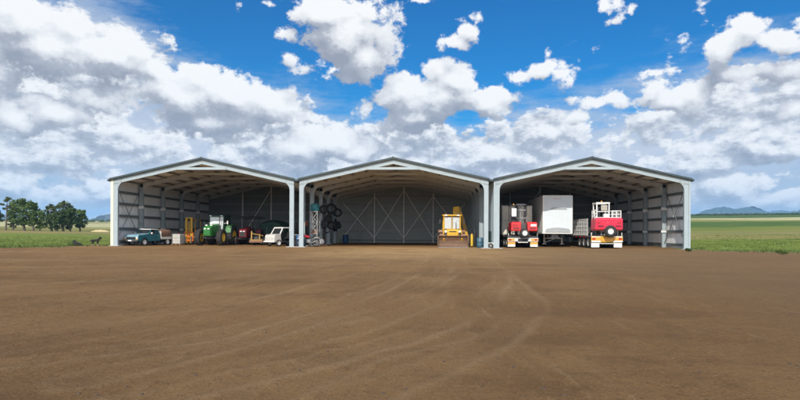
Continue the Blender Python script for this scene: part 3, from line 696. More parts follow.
    MB().box(.2, W - .2, LEN - .12, LEN + .05, -.1, .098).build('kerb', M['concrete'], t)
    X = [.5, W * .275, W * .5, W * .725, W - .5]
    for i, both in BACK_BRACES[label]:
        a, b = X[i], X[i + 1]; za, zb = roofz(a) - 1.0, roofz(b) - 1.0
        MB().beam((a, LEN - .27, .6), (b, LEN - .27, zb), .02, .09).build('cross_brace', M['brace'], t)
        if both: MB().beam((b, LEN - .31, .6), (a, LEN - .31, za), .02, .09).build('cross_brace', M['brace'], t)
    return t
S1, S2, S3 = 'left open shed sheltering the blue ute and green tractor', 'middle open shed with the yellow backhoe loader inside', 'right open shed with the white box trailer inside'
BACK_BRACES = {S1: [(1, False)], S2: [(0, True), (1, True), (2, True), (3, True)], S3: [(1, False)]}
def build_sheds():
    build_shed(0, S1, True, False, .20, .0, .34, M['clad_shaded'], M['clad'], M['clad'], True, (((3.15, .26), (1.3, .18)), None))
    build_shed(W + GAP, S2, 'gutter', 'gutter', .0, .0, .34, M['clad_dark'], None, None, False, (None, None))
    build_shed(2 * (W + GAP), S3, True, True, .10, .12, .32, M['clad_shaded'], M['clad_blue'], M['clad'], True, (None, ((3.15, .26), (1.3, .18))))
# ---------------------------------------------------------------- wheels and vehicles (all face -y, origin on the ground)
def wheel(parent, x, y, R, w, rim, rimR=None, z=None, axis='x', lugs=0, zoff=0.):
    """tyre with a rim as its child; axis is the axle direction"""
    z = R if z is None else z; rimR = rimR or R * .58; h = w / 2; o = (x, y, z)
    t = MB().lathe([(rimR, -h * .75), (rimR * 1.12, -h), (R * .93, -h), (R, -h * .72), (R, h * .72), (R * .93, h), (rimR * 1.12, h), (rimR, h * .75)], o, axis, 28)
    if lugs:
        for k in range(lugs):
            for s in (-1, 1):
                a = 2 * math.pi * (k + (.5 if s > 0 else 0)) / lugs; a2 = a + .22
                q = lambda t_, an, rr: {'x': (t_ + x, y + math.cos(an) * rr, z + math.sin(an) * rr), 'y': (x + math.cos(an) * rr, t_ + y, z + math.sin(an) * rr)}[axis]
                t.beam(q(0, a, R * 1.005), q(s * h * .95, a2, R * .985), R * .09, R * .08, up=Vector(q(0, a, R)) - Vector(q(0, a, 0)))
    to = t.build('wheel', M['tyre'], parent)
    r = MB().lathe([(0, -h * .35), (rimR * .30, -h * .40), (rimR * .36, -h * .62), (rimR * .42, -h * .3), (rimR * .82, -h * .25), (rimR * .9, -h * .8), (rimR * 1.02, -h * .85),
                    (rimR * 1.02, h * .85), (rimR * .9, h * .8), (rimR * .82, h * .25), (rimR * .42, h * .3), (rimR * .36, h * .62), (rimR * .30, h * .40), (0, h * .35)], o, axis, 24)
    for k in range(6):
        a = k * math.pi / 3
        for s in (-1, 1):
            c = (s * h * .32, math.cos(a) * rimR * .55, math.sin(a) * rimR * .55)
            c = (c[0] + x, c[1] + y, c[2] + z) if axis == 'x' else (c[1] + x, c[0] + y, c[2] + z)
            d = .02; r.box(c[0]-d, c[0]+d, c[1]-d, c[1]+d, c[2]-d, c[2]+d)
    r.build('rim', rim, to)
    return to
def greenhouse(parent, yb0, yb1, yt0, yt1, z0, z1, wb, wt, body, roofm, gl, roof_t=.06):
    """cab: corner pillars, panes set between them, roof on top"""
    B = [(-wb, yb0, z0), (wb, yb0, z0), (wb, yb1, z0), (-wb, yb1, z0)]; T = [(-wt, yt0, z1), (wt, yt0, z1), (wt, yt1, z1), (-wt, yt1, z1)]
    p = MB()
    for a, b in zip(B, T): p.beam(a, b, .08, .08)
    ym = (yb0 + yb1) / 2; yt = (yt0 + yt1) / 2 + .1
    for s in (-1, 1): p.beam((s * wb, yt, z0), (s * wt, yt, z1), .07, .06)
    p.build('cab_pillars', body, parent)
    for n, i, j in (('windscreen', 0, 1), ('side_window', 1, 2), ('rear_window', 2, 3), ('side_window', 3, 0)):
        MB().pane([B[i], B[j], T[j], T[i]], .012, .06).build(n, gl if n != 'windscreen' else gl, parent)
    r = MB().loft([[(x * 1.05, y + (-.05 if y < 0 else .05), z1 - .01) for x, y, z in T], [(x * 1.03, y + (-.03 if y < 0 else .03), z1 + roof_t * .7) for x, y, z in T], [(x * .85, y * .9 + (yt0 + yt1) / 2 * .1, z1 + roof_t) for x, y, z in T]])
    r.build('roof', roofm, parent, .015)
def make_ute(loc, rz):
    t = empty('utility_truck', loc, rz, 'blue ute with white roof carrying a brown tank', 'ute'); t.scale = (.90,) * 3
    # body sides: nose, bonnet, doors
    prof = [(-2.12,.42),(-2.2,.52),(-2.2,.84),(-2.1,.96),(-1.0,1.08),(-.86,1.10),(.52,1.10),(.52,.42),(-1.0,.40),(-1.08,.55),(-1.2,.68),(-1.42,.74),(-1.64,.68),(-1.76,.55),(-1.82,.42)]
    b = MB().prism(prof, 'x', -.82, .82); b.build('body', M['teal'], t, .05)
    MB().loft([[(-.78,-2.23,.80),(.78,-2.23,.80),(.78,-2.23,.84),(-.78,-2.23,.84)],[(-.79,-2.12,.90),(.79,-2.12,.90),(.76,-2.12,.985),(-.76,-2.12,.985)],[(-.80,-1.55,1.0),(.80,-1.55,1.0),(.70,-1.55,1.08),(-.70,-1.55,1.08)],[(-.78,-.9,1.10),(.78,-.9,1.10),(.7,-.9,1.14),(-.7,-.9,1.14)]]).build('bonnet', M['paleblue'], t, .01)
    for z in (.60, .66, .72, .78):
        pass
    g = MB().box(-.52, .52, -2.22, -2.19, .60, .82)
    for z in (.63, .69, .75): g.box(-.52, .52, -2.235, -2.22, z, z + .025)
    g.build('grille', M['black'], t)
    for s in (-1, 1):
        MB().box(s * .64 - .11, s * .64 + .11, -2.225, -2.18, .64, .80).build('headlight', M['lamp'], t, .015)
        MB().box(s * .64 - .11, s * .64 + .11, -2.22, -2.18, .56, .62).build('indicator', M['reflector'], t)
    bb = MB().box(-.84, .84, -2.36, -2.24, .40, .55)
    for s in (-.5, .5): bb.box(s - .03, s + .03, -2.26, -2.1, .42, .52)
    bb.build('bumper', M['darkgrey'], t, .02)
    MB().box(-.19, .19, -2.375, -2.362, .42, .53).build('number_plate', M['plateglare'], t)
    greenhouse(t, -.88, .46, -.42, .38, 1.09, 1.50, .77, .64, M['teal'], M['white'], M['glass'])
    for s in (-1, 1):
        d = MB().pane([(s*.825,-.72,.50),(s*.825,.40,.50),(s*.825,.40,1.06),(s*.825,-.72,1.06)] if s > 0 else [(s*.825,.40,.50),(s*.825,-.72,.50),(s*.825,-.72,1.06),(s*.825,.40,1.06)], .012)
        do = d.build('door', M['teal'], t, .006); MB().box(*sorted((s*.835, s*.865)), .20, .34, .90, .94).build('handle', M['galv'], do)
        MB().box(*sorted((s * .84, s * 1.02)), -.72, -.64, 1.08, 1.22).build('mirror', M['white'], t, .02)
    for y in (-1.42, 1.55):
        for s in (-1, 1): wheel(t, s * .72, y, .33, .22, M['white'], .20)
    ch = MB().box(-.45, -.35, .5, 2.5, .42, .56).box(.35, .45, .5, 2.5, .42, .56).box(-.7, .7, 1.48, 1.62, .28, .40); ch.build('chassis', M['black'], t)
    tr = MB().box(-.88, .88, .60, 2.55, .66, .72)
    for s in (-1, 1): tr.box(*sorted((s*.86, s*.90)), .60, 2.55, .58, .82)
    tr.box(-.88, .88, .58, .62, .72, 1.35)
    tr.build('tray', M['dirtywhite'], t)
    for s in (-1, 1): MB().box(s * .7 - .1, s * .7 + .1, 2.54, 2.58, .52, .62).build('tail_light', M['lampred'], t)
    tk = empty('water_tank', (t.location + Matrix.Rotation(rz, 3, 'Z') @ Vector((0, 1.46, .65))), rz, 'brown dusty tank lying along the tray of the blue ute', 'tank')
    MB().lathe([(0,-.97),(.2,-.96),(.31,-.90),(.34,-.82),(.34,.82),(.31,.90),(.2,.96),(0,.97)], (0, 0, .38), 'y', 24).build('shell', M['rust'], tk)
    for y in (-.5, .5):
        MB().lathe([(.345, y - .03), (.355, y - .03), (.355, y + .03), (.345, y + .03)], (0, 0, .38), 'y', 24).build('strap', M['darkgrey'], tk)
        MB().prism([(-.3, 0), (.3, 0), (.24, .12), (-.24, .12)], 'y', y - .05, y + .05).build('cradle', M['rust'], tk)
    MB().lathe([(.10, .70), (.10, .78), (0, .78)], (0, .1, 0), 'z', 12).build('filler_cap', M['darkgrey'], tk)
def make_ibc(loc, rz):
    t = empty('bulk_container', loc, rz, 'white caged liquid container beside the ute tray', 'container'); t.scale = (.85,) * 3
    MB().box(-.42, .42, -.42, .42, .16, 1.12).build('tank', M['dirtywhite'], t, .06)
    MB().lathe([(.1,1.12),(.1,1.17),(0,1.17)], (0,0,0), 'z', 12).build('cap', M['red'], t)
    c = MB()
    for q in (-.44, -.22, 0, .22, .44):
        for s in (-1, 1): c.tube([(q, s*.45, .14), (q, s*.45, 1.15)], .011, 5); c.tube([(s*.45, q, .14), (s*.45, q, 1.15)], .011, 5)
    for z in (.16, .45, .78, 1.14):
        c.tube([(-.45,-.45,z),(.45,-.45,z),(.45,.45,z),(-.45,.45,z),(-.45,-.45,z)], .011, 5)
    c.build('cage', M['galv'], t)
    p = MB().box(-.48,.48,-.48,.48,.10,.14)
    for q in (-.42, 0, .42): p.box(q-.06, q+.06, -.48, .48, 0, .10)
    p.build('pallet', M['rust'], t)
def make_drum(name, loc, m, label, h=.88, r=.29, group=None, lid=None):
    t = empty(name, loc, 0, label, 'drum', group)
    prof = [(0,0),(r*.94,0),(r,.03)]
    for z in (.28, .6): prof += [(r, h*z-.02), (r*1.035, h*z), (r, h*z+.02)]
    prof += [(r, h*.93), (r*.9, h*.985), (r*.86, h*.97), (0, h*.97)]
    MB().lathe(prof, (0,0,0), 'z', 24).build('shell', m, t)
    MB().lathe([(.05, h*.97), (.05, h+.0), (0, h+.0)], (r*.5, 0, 0), 'z', 10).build('bung', lid or M['black'], t)
    return t
def make_forklift(loc, rz):
    t = empty('forklift', loc, rz, 'old yellow forklift parked against the left wall', 'forklift')
    MB().prism([(-.45,.30),(-.45,.75),(-.30,.80),(.25,.82),(.35,1.12),(1.05,1.10),(1.15,.9),(1.15,.32),(.9,.25)], 'x', -.43, .43).build('body', M['yellow'], t, .04)
    MB().box(-.40,.40,.85,1.22,.30,1.0).build('counterweight', M['darkgrey'], t, .06)
    MB().box(-.28,.28,.25,.75,1.12,1.22).box(-.28,.28,.68,.80,1.12,1.55).build('seat', M['black'], t, .03)
    m = MB()
    for s in (-1, 1): m.box(s*.27-.05, s*.27+.05, -.68, -.56, .12, 2.42); m.box(s*.17-.03, s*.17+.03, -.68, -.58, .15, 2.35)
    for z in (.5, 1.35, 2.38): m.box(-.32, .32, -.56, -.52, z, z+.09)
    m.tube([(0,-.6,.2),(0,-.6,2.1)], .045, 8); m.build('mast', M['yellow'], t)
    c = MB().box(-.46,.46,-.76,-.70,.34,.44).box(-.46,.46,-.76,-.70,.68,.78)
    for s in (-1, 0, 1): c.box(s*.4-.03, s*.4+.03, -.74, -.70, .34, 1.15)
    c.box(-.43,.43,-.74,-.70,1.12,1.17); c.build('carriage', M['orange'], t)
    for s in (-1, 1): MB().box(s*.28-.05, s*.28+.05, -.80,-.755,.08,.8).box(s*.28-.05, s*.28+.05, -1.55,-.80,.06,.10).build('fork', M['darkgrey'], t)
    g = MB()
    for s in (-1, 1):
        g.beam((s*.42,-.35,.78),(s*.42,-.20,2.30),.05,.06); g.beam((s*.42,.95,1.08),(s*.42,.85,2.30),.05,.06); g.beam((s*.42,-.22,2.3),(s*.42,.88,2.3),.05,.05)
    for k in range(7): y = -.2 + k*.18; g.beam((-.42,y,2.3),(.42,y,2.3),.035,.03)
    g.build('overhead_guard', M['yellow'], t)
    for s in (-1, 1): wheel(t, s*.46, -.32, .30, .2, M['dirtywhite'], .17); wheel(t, s*.40, .85, .24, .16, M['dirtywhite'], .13)
    MB().lathe([(.17,-.01),(.19,0),(.17,.01),(.15,0)], (0, -.1, 1.25), 'z', 16).tube([(0,-.35,.8),(0,-.1,1.25)], .02, 6).build('steering_wheel', M['black'], t)
def make_tractor(loc, rz, green=True):
    if green:
        t = empty('tractor', loc, rz, 'green tractor with yellow wheel rims and glazed cab', 'tractor'); P, RIM = M['green'], M['rimyellow']
    else:
        t = empty('tractor', loc, rz, 'dark red tractor under a flat black canopy', 'tractor'); P, RIM = M['maroon'], M['maroon']
    k = 1 if green else .86
    L = lambda y, w, z0, z1, c: [(-w, y, z0), (w, y, z0), (w, y, z1 - c), (w - c, y, z1), (-w + c, y, z1), (-w, y, z1 - c)]
    MB().loft([L(-1.95*k, .30, .85*k, 1.52*k, .06), L(-1.80*k, .36, .80*k, 1.66*k, .09), L(-1.0*k, .38, .85*k, 1.80*k, .12), L(-.15*k, .40, .85*k, 1.92*k, .14)]).build('hood', P, t, .02)
    gm = MB().box(-.26*k, .26*k, -1.985*k, -1.95*k, .92*k, 1.36*k)
    for z in (1.0, 1.1, 1.2, 1.3): gm.box(-.26*k, .26*k, -2.0*k, -1.985*k, z*k-.015, z*k+.015)
    gm.build('grille', P if green else M['black'], t, .01)
    for s in (-1, 1):
        MB().box(s*.16*k-.09, s*.16*k+.09, -2.0*k, -1.94*k, 1.38*k, 1.49*k).build('headlight', M['lamp'], t, .015)
        if green: MB().box(s*.22-.10, s*.22+.10, -1.60, -1.50, 1.70, 1.79).build('headlight', M['lamp'], t, .015)
    MB().box(-.30*k,.30*k,-1.5*k,.2*k,.55*k,.86*k).box(-.38*k,.38*k,.2*k,1.3*k,.5*k,1.15*k).box(-.85*k,.85*k,-1.26*k,-1.10*k,.58*k,.74*k).box(-.7*k,.7*k,.95*k,1.15*k,.72*k,.95*k).build('chassis', M['black'], t, .02)
    fr, rr = (.70, .86) if green else (.40, .68)
    for s in (-1, 1):
        wheel(t, s * .98*k, -1.18*k, fr, .42*k, RIM, fr*.52, lugs=16); wheel(t, s * .98*k, 1.05*k, rr, .50*k, RIM, rr*.52, lugs=18)
        MB().prism([(.15*k, rr*1.30),(.35*k, rr*2.02),(1.0*k, rr*2.16),(1.65*k, rr*2.0),(1.72*k,rr*1.9),(1.0*k,rr*2.07),(.42*k,rr*1.93),(.24*k,rr*1.3)], 'x', *sorted((s*.66*k, s*1.22*k))).build('fender', P, t, .01)
    MB().tube([(.42*k,-.35*k,1.5*k),(.42*k,-.35*k,2.35*k),(.42*k,-.28*k,2.5*k)], [.045,.05,.045], 8).build('exhaust', M['darkgrey'], t)
    w = MB().prism([(-.5*k,.55*k),(-.3*k,.55*k),(-.3*k,1.3*k),(-.5*k,1.3*k)],'x',-.45,.45)
    for x in range(6): pass
    if green:
        B = [(-.62,-.12,1.35),(.62,-.12,1.35),(.70,1.30,1.30),(-.70,1.30,1.30)]; T = [(-.66,.05,2.55),(.66,.05,2.55),(.70,1.28,2.55),(-.70,1.28,2.55)]
        p = MB()
        for a, b in zip(B, T): p.beam(a, b, .08, .08)
        for s in (-1, 1): p.beam((s*.66,.75,1.3),(s*.68,.75,2.55),.06,.06)
        p.build('cab_frame', M['darkgreen'], t)
        MB().pane([B[0],B[1],T[1],T[0]], .012, .07).build('windscreen', M['plateglare'], t)  # sky reflection painted as a flat white pane
        MB().pane([B[1],B[2],T[2],T[1]], .012, .07).build('side_window', M['glass'], t); MB().pane([B[3],B[0],T[0],T[3]], .012, .07).build('side_window', M['glass'], t)
        MB().loft([[(-.74,-.12,2.54),(.74,-.12,2.54),(.76,1.4,2.54),(-.76,1.4,2.54)],[(-.74,-.12,2.64),(.74,-.12,2.64),(.76,1.4,2.64),(-.76,1.4,2.64)],[(-.6,.0,2.72),(.6,.0,2.72),(.62,1.3,2.72),(-.62,1.3,2.72)]]).build('cab_roof', M['darkgreen'], t, .03)
        for s in (-1, 1):
            MB().box(s*.5-.09, s*.5+.09, -.16, -.12, 2.56, 2.64).build('work_light', M['lamp'], t)
            MB().beam((s*.66,-.05,1.9),(s*1.05,-.15,2.0),.03,.03).box(*sorted((s*1.02,s*1.12)),-.18,-.12,1.85,2.15).build('mirror', M['white'] if s > 0 else M['black'], t)
    else:
        for x, y in ((-.6,.2),(.6,.2),(-.6,1.2),(.6,1.2)): MB().beam((x, y, .9), (x, y, 2.5), .06, .06).build('canopy_post', M['darkgrey'], t)
        MB().loft([[(-1.15,-.7,2.48),(1.15,-.7,2.48),(1.15,1.6,2.48),(-1.15,1.6,2.48)],[(-1.15,-.7,2.53),(1.15,-.7,2.53),(1.15,1.6,2.53),(-1.15,1.6,2.53)],[(-.8,-.4,2.62),(.8,-.4,2.62),(.8,1.3,2.62),(-.8,1.3,2.62)]]).build('canopy', M['black'], t, .02)
        MB().box(-.28,.28,.5,1.0,1.1,1.2).box(-.28,.28,.95,1.05,1.2,1.6).build('seat', M['black'], t, .03)
        MB().lathe([(.2,-.012),(.22,0),(.2,.012),(.18,0)], (0,.25,1.72), 'z', 16).tube([(0,.0,1.5),(0,.25,1.72)], .02, 6).build('steering_wheel', M['black'], t)
def make_implement(loc, rz):
    t = empty('hay_rake', loc, rz, 'yellow framed rake implement with dark wheels beside the red tractor', 'implement')
    f = MB().beam((-.55,0,.45),(.55,0,.45),.12,.12).beam((-.55,.9,.5),(.55,.9,.5),.10,.10).beam((-.5,0,.45),(-.5,.9,.5),.08,.08).beam((.5,0,.45),(.5,.9,.5),.08,.08)
    f.beam((-.42,0,.4),(-.42,.05,1.25),.11,.09).beam((.30,0,.4),(.30,.05,1.0),.09,.09).beam((-.42,.03,1.05),(.55,.3,.85),.07,.07).beam((-.42,.03,1.2),(.0,.9,.5),.06,.06)
    f.build('frame', M['oldyellow'], t)
    MB().box(-.6,.6,-.12,-.04,.24,.42).build('bumper_bar', M['rust'], t, .01)
    for i, x in enumerate((-.1, .45, .85)): wheel(t, x, .35 + .2*i, .36, .14, M['darkgrey'], .2, z=.36 if i else .62, axis='y')
    for k in range(7): MB().tube([(-.55+k*.18,.9,.5),(-.55+k*.18,1.05,.2),(-.55+k*.18,.95,.02)], .012, 5).build('tine', M['darkgrey'], t)
def make_covered_trailer(loc, rz):
    t = empty('covered_trailer', loc, rz, 'trailer under a rounded dark green tarpaulin at the back wall', 'trailer')
    loops = []
    for k in range(13):
        y = -2.0 + k * .36; s = min(1, .80 + .20 * math.sin(math.pi * k / 12) * 1.3); l = []
        for i in range(15):
            a = math.pi * i / 14; x = -math.cos(a) * 1.62 * s; z = 1.15 + math.sin(a) ** .75 * 1.28 * s + .03 * math.sin(i * 2.1 + k * 1.7)
            l.append((x, y, z))
        l += [(1.5 * s, y, 1.02), (-1.5 * s, y, 1.02)]; loops.append(l)
    MB().loft(loops, True).build('tarpaulin', M['tarp'], t)
    MB().box(-1.45, 1.45, -2.0, 2.3, .72, 1.05).build('bed', M['maroon'], t, .02)
    b = MB()
    for x in (-1.2, -.4, .4, 1.2): b.tube([(x*1.02, -2.03, 1.7), (x, -2.05, .9)], .015, 5)
    b.build('rope', M['galv'], t)
    for y in (-.8, 1.2):
        for s in (-1, 1): wheel(t, s * 1.2, y, .42, .25, M['darkgrey'])
    MB().beam((0, -2.0, .8), (0, -3.2, .5), .12, .12).build('drawbar', M['black'], t)
def make_white_buggy(loc, rz):
    t = empty('farm_buggy', loc, rz, 'small white open sided farm truck behind the shed post', 'truck'); t.scale = (.86,) * 3
    MB().prism([(-1.45,.42),(-1.52,.55),(-1.50,.98),(-1.38,1.12),(-.75,1.20),(-.70,.55),(-.60,.42)], 'x', -.70, .70).build('body', M['dirtywhite'], t, .05)
    MB().box(-.5, .5, -1.535, -1.50, .62, .92).build('front_panel', M['dirtywhite'], t, .01)
    for s in (-1, 1): MB().lathe([(0,-1.55),(.09,-1.55),(.10,-1.50)], (s*.52, 0, .86), 'y', 14).build('headlight', M['lamp'], t)
    MB().box(-.78,.78,-1.66,-1.54,.38,.52).build('bumper', M['white'], t, .03)
    cab = MB()
    for s in (-1, 1):
        cab.beam((s*.66,-.80,1.15),(s*.60,-.42,1.78),.10,.09); cab.beam((s*.60,-.45,1.78),(s*.60,.45,1.80),.09,.08); cab.beam((s*.60,.45,1.80),(s*.66,.55,.6),.10,.09)
    cab.beam((-.62,-.43,1.78),(.62,-.43,1.78),.09,.09); cab.beam((-.62,.45,1.80),(.62,.45,1.80),.09,.09); cab.build('cab_frame', M['white'], t, .02)
    MB().box(-.64,.64,-.42,.48,1.80,1.86).build('roof', M['dirtywhite'], t, .02)
    MB().pane([(-.6,-.76,1.2),(.6,-.76,1.2),(.55,-.45,1.72),(-.55,-.45,1.72)], .01, .03).build('windscreen', M['glass'], t)
    MB().box(-.6,.6,.0,.40,.7,.88).box(-.6,.6,.36,.48,.85,1.35).build('seat', M['black'], t, .03)
    MB().box(-.6,.6,-.75,.55,.40,.52).box(-.35,.35,.5,1.9,.42,.56).build('chassis', M['black'], t)
    tr = MB().box(-.75,.75,.62,2.1,.70,.76)
    for s in (-1,1): tr.box(*sorted((s*.72,s*.76)),.62,2.1,.76,1.08)
    tr.box(-.75,.75,2.06,2.1,.76,1.08).box(-.75,.75,.62,.66,.76,1.12); tr.build('tray', M['darkgrey'], t)
    MB().box(-.5,.5,.8,1.8,.77,1.15).build('tool_box', M['dirtywhite'], t, .02)
    for y in (-1.0, 1.35):
        for s in (-1, 1): wheel(t, s*.66, y, .33, .2, M['white'], .21)
def make_cabinet(loc, rz):
    t = empty('spray_cart', loc, rz, 'dark green cabinet with an orange hood between the two sheds', 'machine')
    MB().box(-.3,.3,-.3,.4,.12,1.75).build('cabinet', M['darkgreen'], t, .03)
    MB().loft([[(-.32,-.34,1.78),(.32,-.34,1.78),(.32,.4,1.78),(-.32,.4,1.78)],[(-.30,-.30,1.98),(.30,-.30,1.98),(.30,.36,2.05),(-.30,.36,2.05)],[(-.15,-.1,2.12),(.18,-.1,2.14),(.18,.25,2.16),(-.15,.25,2.14)]]).build('hood', M['orange'], t, .02)
    MB().box(-.24,.24,-.325,-.303,.3,1.2).build('door', M['tarp'], t, .005)
    for x in (-.22,.22): MB().box(x-.05,x+.05,-.25,.3,0,.12).build('foot', M['black'], t)
def make_rack(loc, rz):
    t = empty('scaffold_rack', loc, rz, 'pale cross braced scaffold tower between the first two posts', 'rack')
    f = MB()
    for x in (-.30,.30):
        for y in (-.5,.5): f.box(x-.025,x+.025,y-.025,y+.025,0,2.92)
    for z in (.15, 1.05, 1.95, 2.88):
        for y in (-.5,.5): f.box(-.275,.275,y-.02,y+.02,z-.02,z+.02)
        for x in (-.30,.30): f.box(x-.02,x+.02,-.475,.475,z-.02,z+.02)
    f.build('frame', M['grey'], t)
    b = MB()
    for z in (.17, 1.07, 1.97):
        for y in (-.53,.53): b.beam((-.29,y,z),(.29,y,z+.86),.02,.045); b.beam((.29,y+.022,z),(-.29,y+.022,z+.86),.02,.045)
        for x in (-.33,.33): b.beam((x,-.49,z),(x,.49,z+.86),.02,.045)
    b.build('cross_brace', M['grey'], t)
    for z in (1.07, 2.90): MB().box(-.28,.28,-.48,.48,z,z+.025).build('shelf', M['rust'], t)
    k = empty('plastic_tank', (loc[0], loc[1], 2.93), rz, 'teal plastic tank on top of the pale scaffold tower', 'tank')
    MB().lathe([(0,0),(.33,0),(.36,.05),(.36,.22),(.375,.25),(.36,.28),(.36,.5),(.30,.60),(.12,.66),(0,.66)], (0,0,0), 'z', 24).build('shell', M['tealplastic'], k)
    MB().lathe([(.11,.655),(.11,.70),(0,.70)], (0,0,0), 'z', 14).build('lid', M['black'], k)
    c = empty('crate', (loc[0] + .0, loc[1] - .1, 1.096), rz, 'dark crate of parts on the lower shelf of the scaffold tower', 'crate')
    cb = MB()
    for z in (.0, .13, .26): cb.box(-.24,.24,-.33,-.31,z,z+.10); cb.box(-.24,.24,.31,.33,z,z+.10); cb.box(-.24,-.22,-.31,.31,z,z+.10); cb.box(.22,.24,-.31,.31,z,z+.10)
    cb.box(-.22,.22,-.31,.31,.0,.03); cb.build('slats', M['rust'], c)
    MB().tube([(-.1,-.2,.15),(0,0,.42),(.1,.2,.2)], .05, 8).lathe([(.08,.03),(.13,.03),(.13,.3),(.08,.3)], (-.08,.1,0), 'z', 12).build('parts', M['darkgrey'], c)
def make_motorbike(loc, rz):
    t = empty('motorbike', loc, rz, 'red and white farm motorbike beside the scaffold tower', 'motorbike')
    for y in (-.66,.64):
        w = MB().lathe([(.23,-.03),(.245,-.05),(.31,-.045),(.335,0),(.31,.045),(.245,.05),(.23,.03)], (0,y,.335), 'x', 26).build('wheel', M['tyre'], t)
        r = MB().lathe([(.21,-.025),(.235,-.025),(.235,.025),(.21,.025)], (0,y,.335), 'x', 26).lathe([(0,-.06),(.05,-.06),(.05,.06),(0,.06)], (0,y,.335), 'x', 12)
        for k in range(12): a = k*math.pi/6; r.tube([(0,y,.335),(0,y+math.cos(a)*.22,.335+math.sin(a)*.22)], .006, 4)
        r.build('rim', M['galv'], w)
    f = MB()
    for s in (-1,1): f.tube([(s*.09,-.66,.335),(s*.09,-.42,.92),(s*.09,-.40,1.02)], .025, 8)
    f.build('fork', M['galv'], t)
    MB().tube([(-.38,-.28,1.10),(-.2,-.38,1.06),(.2,-.38,1.06),(.38,-.28,1.10)], .016, 8).build('handlebar', M['black'], t)
    MB().tube([(0,-.38,.95),(0,-.1,.75),(0,.3,.72),(0,.5,.8)], .03, 8).tube([(0,-.36,.9),(0,-.25,.35),(0,.2,.3),(0,.3,.72)], .025, 8).tube([(.1,.2,.34),(.1,.64,.335)], .025, 6).tube([(-.1,.2,.34),(-.1,.64,.335)], .025, 6).build('frame', M['black'], t)
    MB().loft([[(-.08,-.36,.82),(.08,-.36,.82),(.05,-.36,.98),(-.05,-.36,.98)],[(-.16,-.2,.74),(.16,-.2,.74),(.11,-.2,.98),(-.11,-.2,.98)],[(-.10,.08,.74),(.10,.08,.74),(.06,.08,.88),(-.06,.08,.88)]]).build('fuel_tank', M['red'], t, .04)
    MB().loft([[(-.08,.06,.80),(.08,.06,.80),(.07,.06,.88),(-.07,.06,.88)],[(-.13,.35,.80),(.13,.35,.80),(.11,.35,.86),(-.11,.35,.86)],[(-.09,.68,.84),(.09,.68,.84),(.07,.68,.90),(-.07,.68,.90)]]).build('saddle', M['black'], t, .02)
    MB().box(-.13,.13,-.18,.14,.32,.62).lathe([(0,-.2),(.10,-.2),(.12,-.1),(.12,.1),(.10,.2),(0,.2)], (0,.05,.40), 'x', 12).build('engine', M['grey'], t, .03)
    MB().lathe([(0,-.06),(.08,-.05),(.09,.04),(0,.05)], (0,-.50,.95), 'y', 14).build('headlight', M['lamp'], t)
    for y, z in ((-.66,.70),(.72,.74)): MB().loft([[(-.07,y-.25,z-.06),(.07,y-.25,z-.06),(.07,y-.25,z-.03),(-.07,y-.25,z-.03)],[(-.08,y,z+.02),(.08,y,z+.02),(.08,y,z+.05),(-.08,y,z+.05)],[(-.07,y+.25,z-.06),(.07,y+.25,z-.06),(.07,y+.25,z-.03),(-.07,y+.25,z-.03)]]).build('mudguard', M['white'], t)
    MB().tube([(.13,-.1,.5),(.15,.0,.3),(.15,.4,.38),(.15,.7,.5)], [.025,.025,.045,.04], 8).build('exhaust', M['grey'], t)
    MB().tube([(-.06,.1,.32),(-.28,.2,.02)], .014, 6).build('side_stand', M['black'], t)
def make_engine(loc, rz):
    t = empty('pump_engine', loc, rz, 'pale stationary engine on a wooden pallet by the second post', 'engine')
    p = MB()
    for y in (-.35, 0, .35): p.box(-.42,.42,y-.05,y+.05,0,.09)
    for x in (-.36,-.18,0,.18,.36): p.box(x-.07,x+.07,-.42,.42,.092,.115)
    p.build('pallet', M['rust'], t)
    MB().box(-.3,.2,-.2,.2,.15,.5).box(-.2,.1,-.15,.15,.5,.62).build('block', M['dirtywhite'], t, .03)
    MB().lathe([(0,-.30),(.2,-.30),(.22,-.26),(.22,-.22),(0,-.20)], (.0,0,.36), 'y', 18).build('flywheel', M['white'], t)
    MB().tube([(.12,0,.5),(.32,0,.55),(.32,0,.75)], .04, 8).build('exhaust', M['rust'], t)
    MB().lathe([(0,.02),(.1,.02),(.1,.14),(0,.14)], (-.18,0,.6), 'z', 14).build('air_filter', M['black'], t)
def make_hung_tyre(loc, R, w, axis, label):
    t = empty('tyre_casing', loc, 0, label, 'tyre', 'tyres hung along the posts of the middle shed')
    h = w / 2; i = R * .58
    MB().lathe([(i,-h*.6),(i*1.1,-h),(R*.92,-h),(R,-h*.7),(R,h*.7),(R*.92,h),(i*1.1,h),(i,h*.6),(i*1.05,h*.5),(R*.9,h*.6),(R*.9,-h*.6),(i*1.05,-h*.5),(i,-h*.6)], (0,0,0), axis, 26).build('casing', M['tyre'], t)
    MB().tube([(-.55,0,R*.74),(0,0,R*.74),(.05,0,R*.74)], .02, 6).build('hook', M['galv'], t)
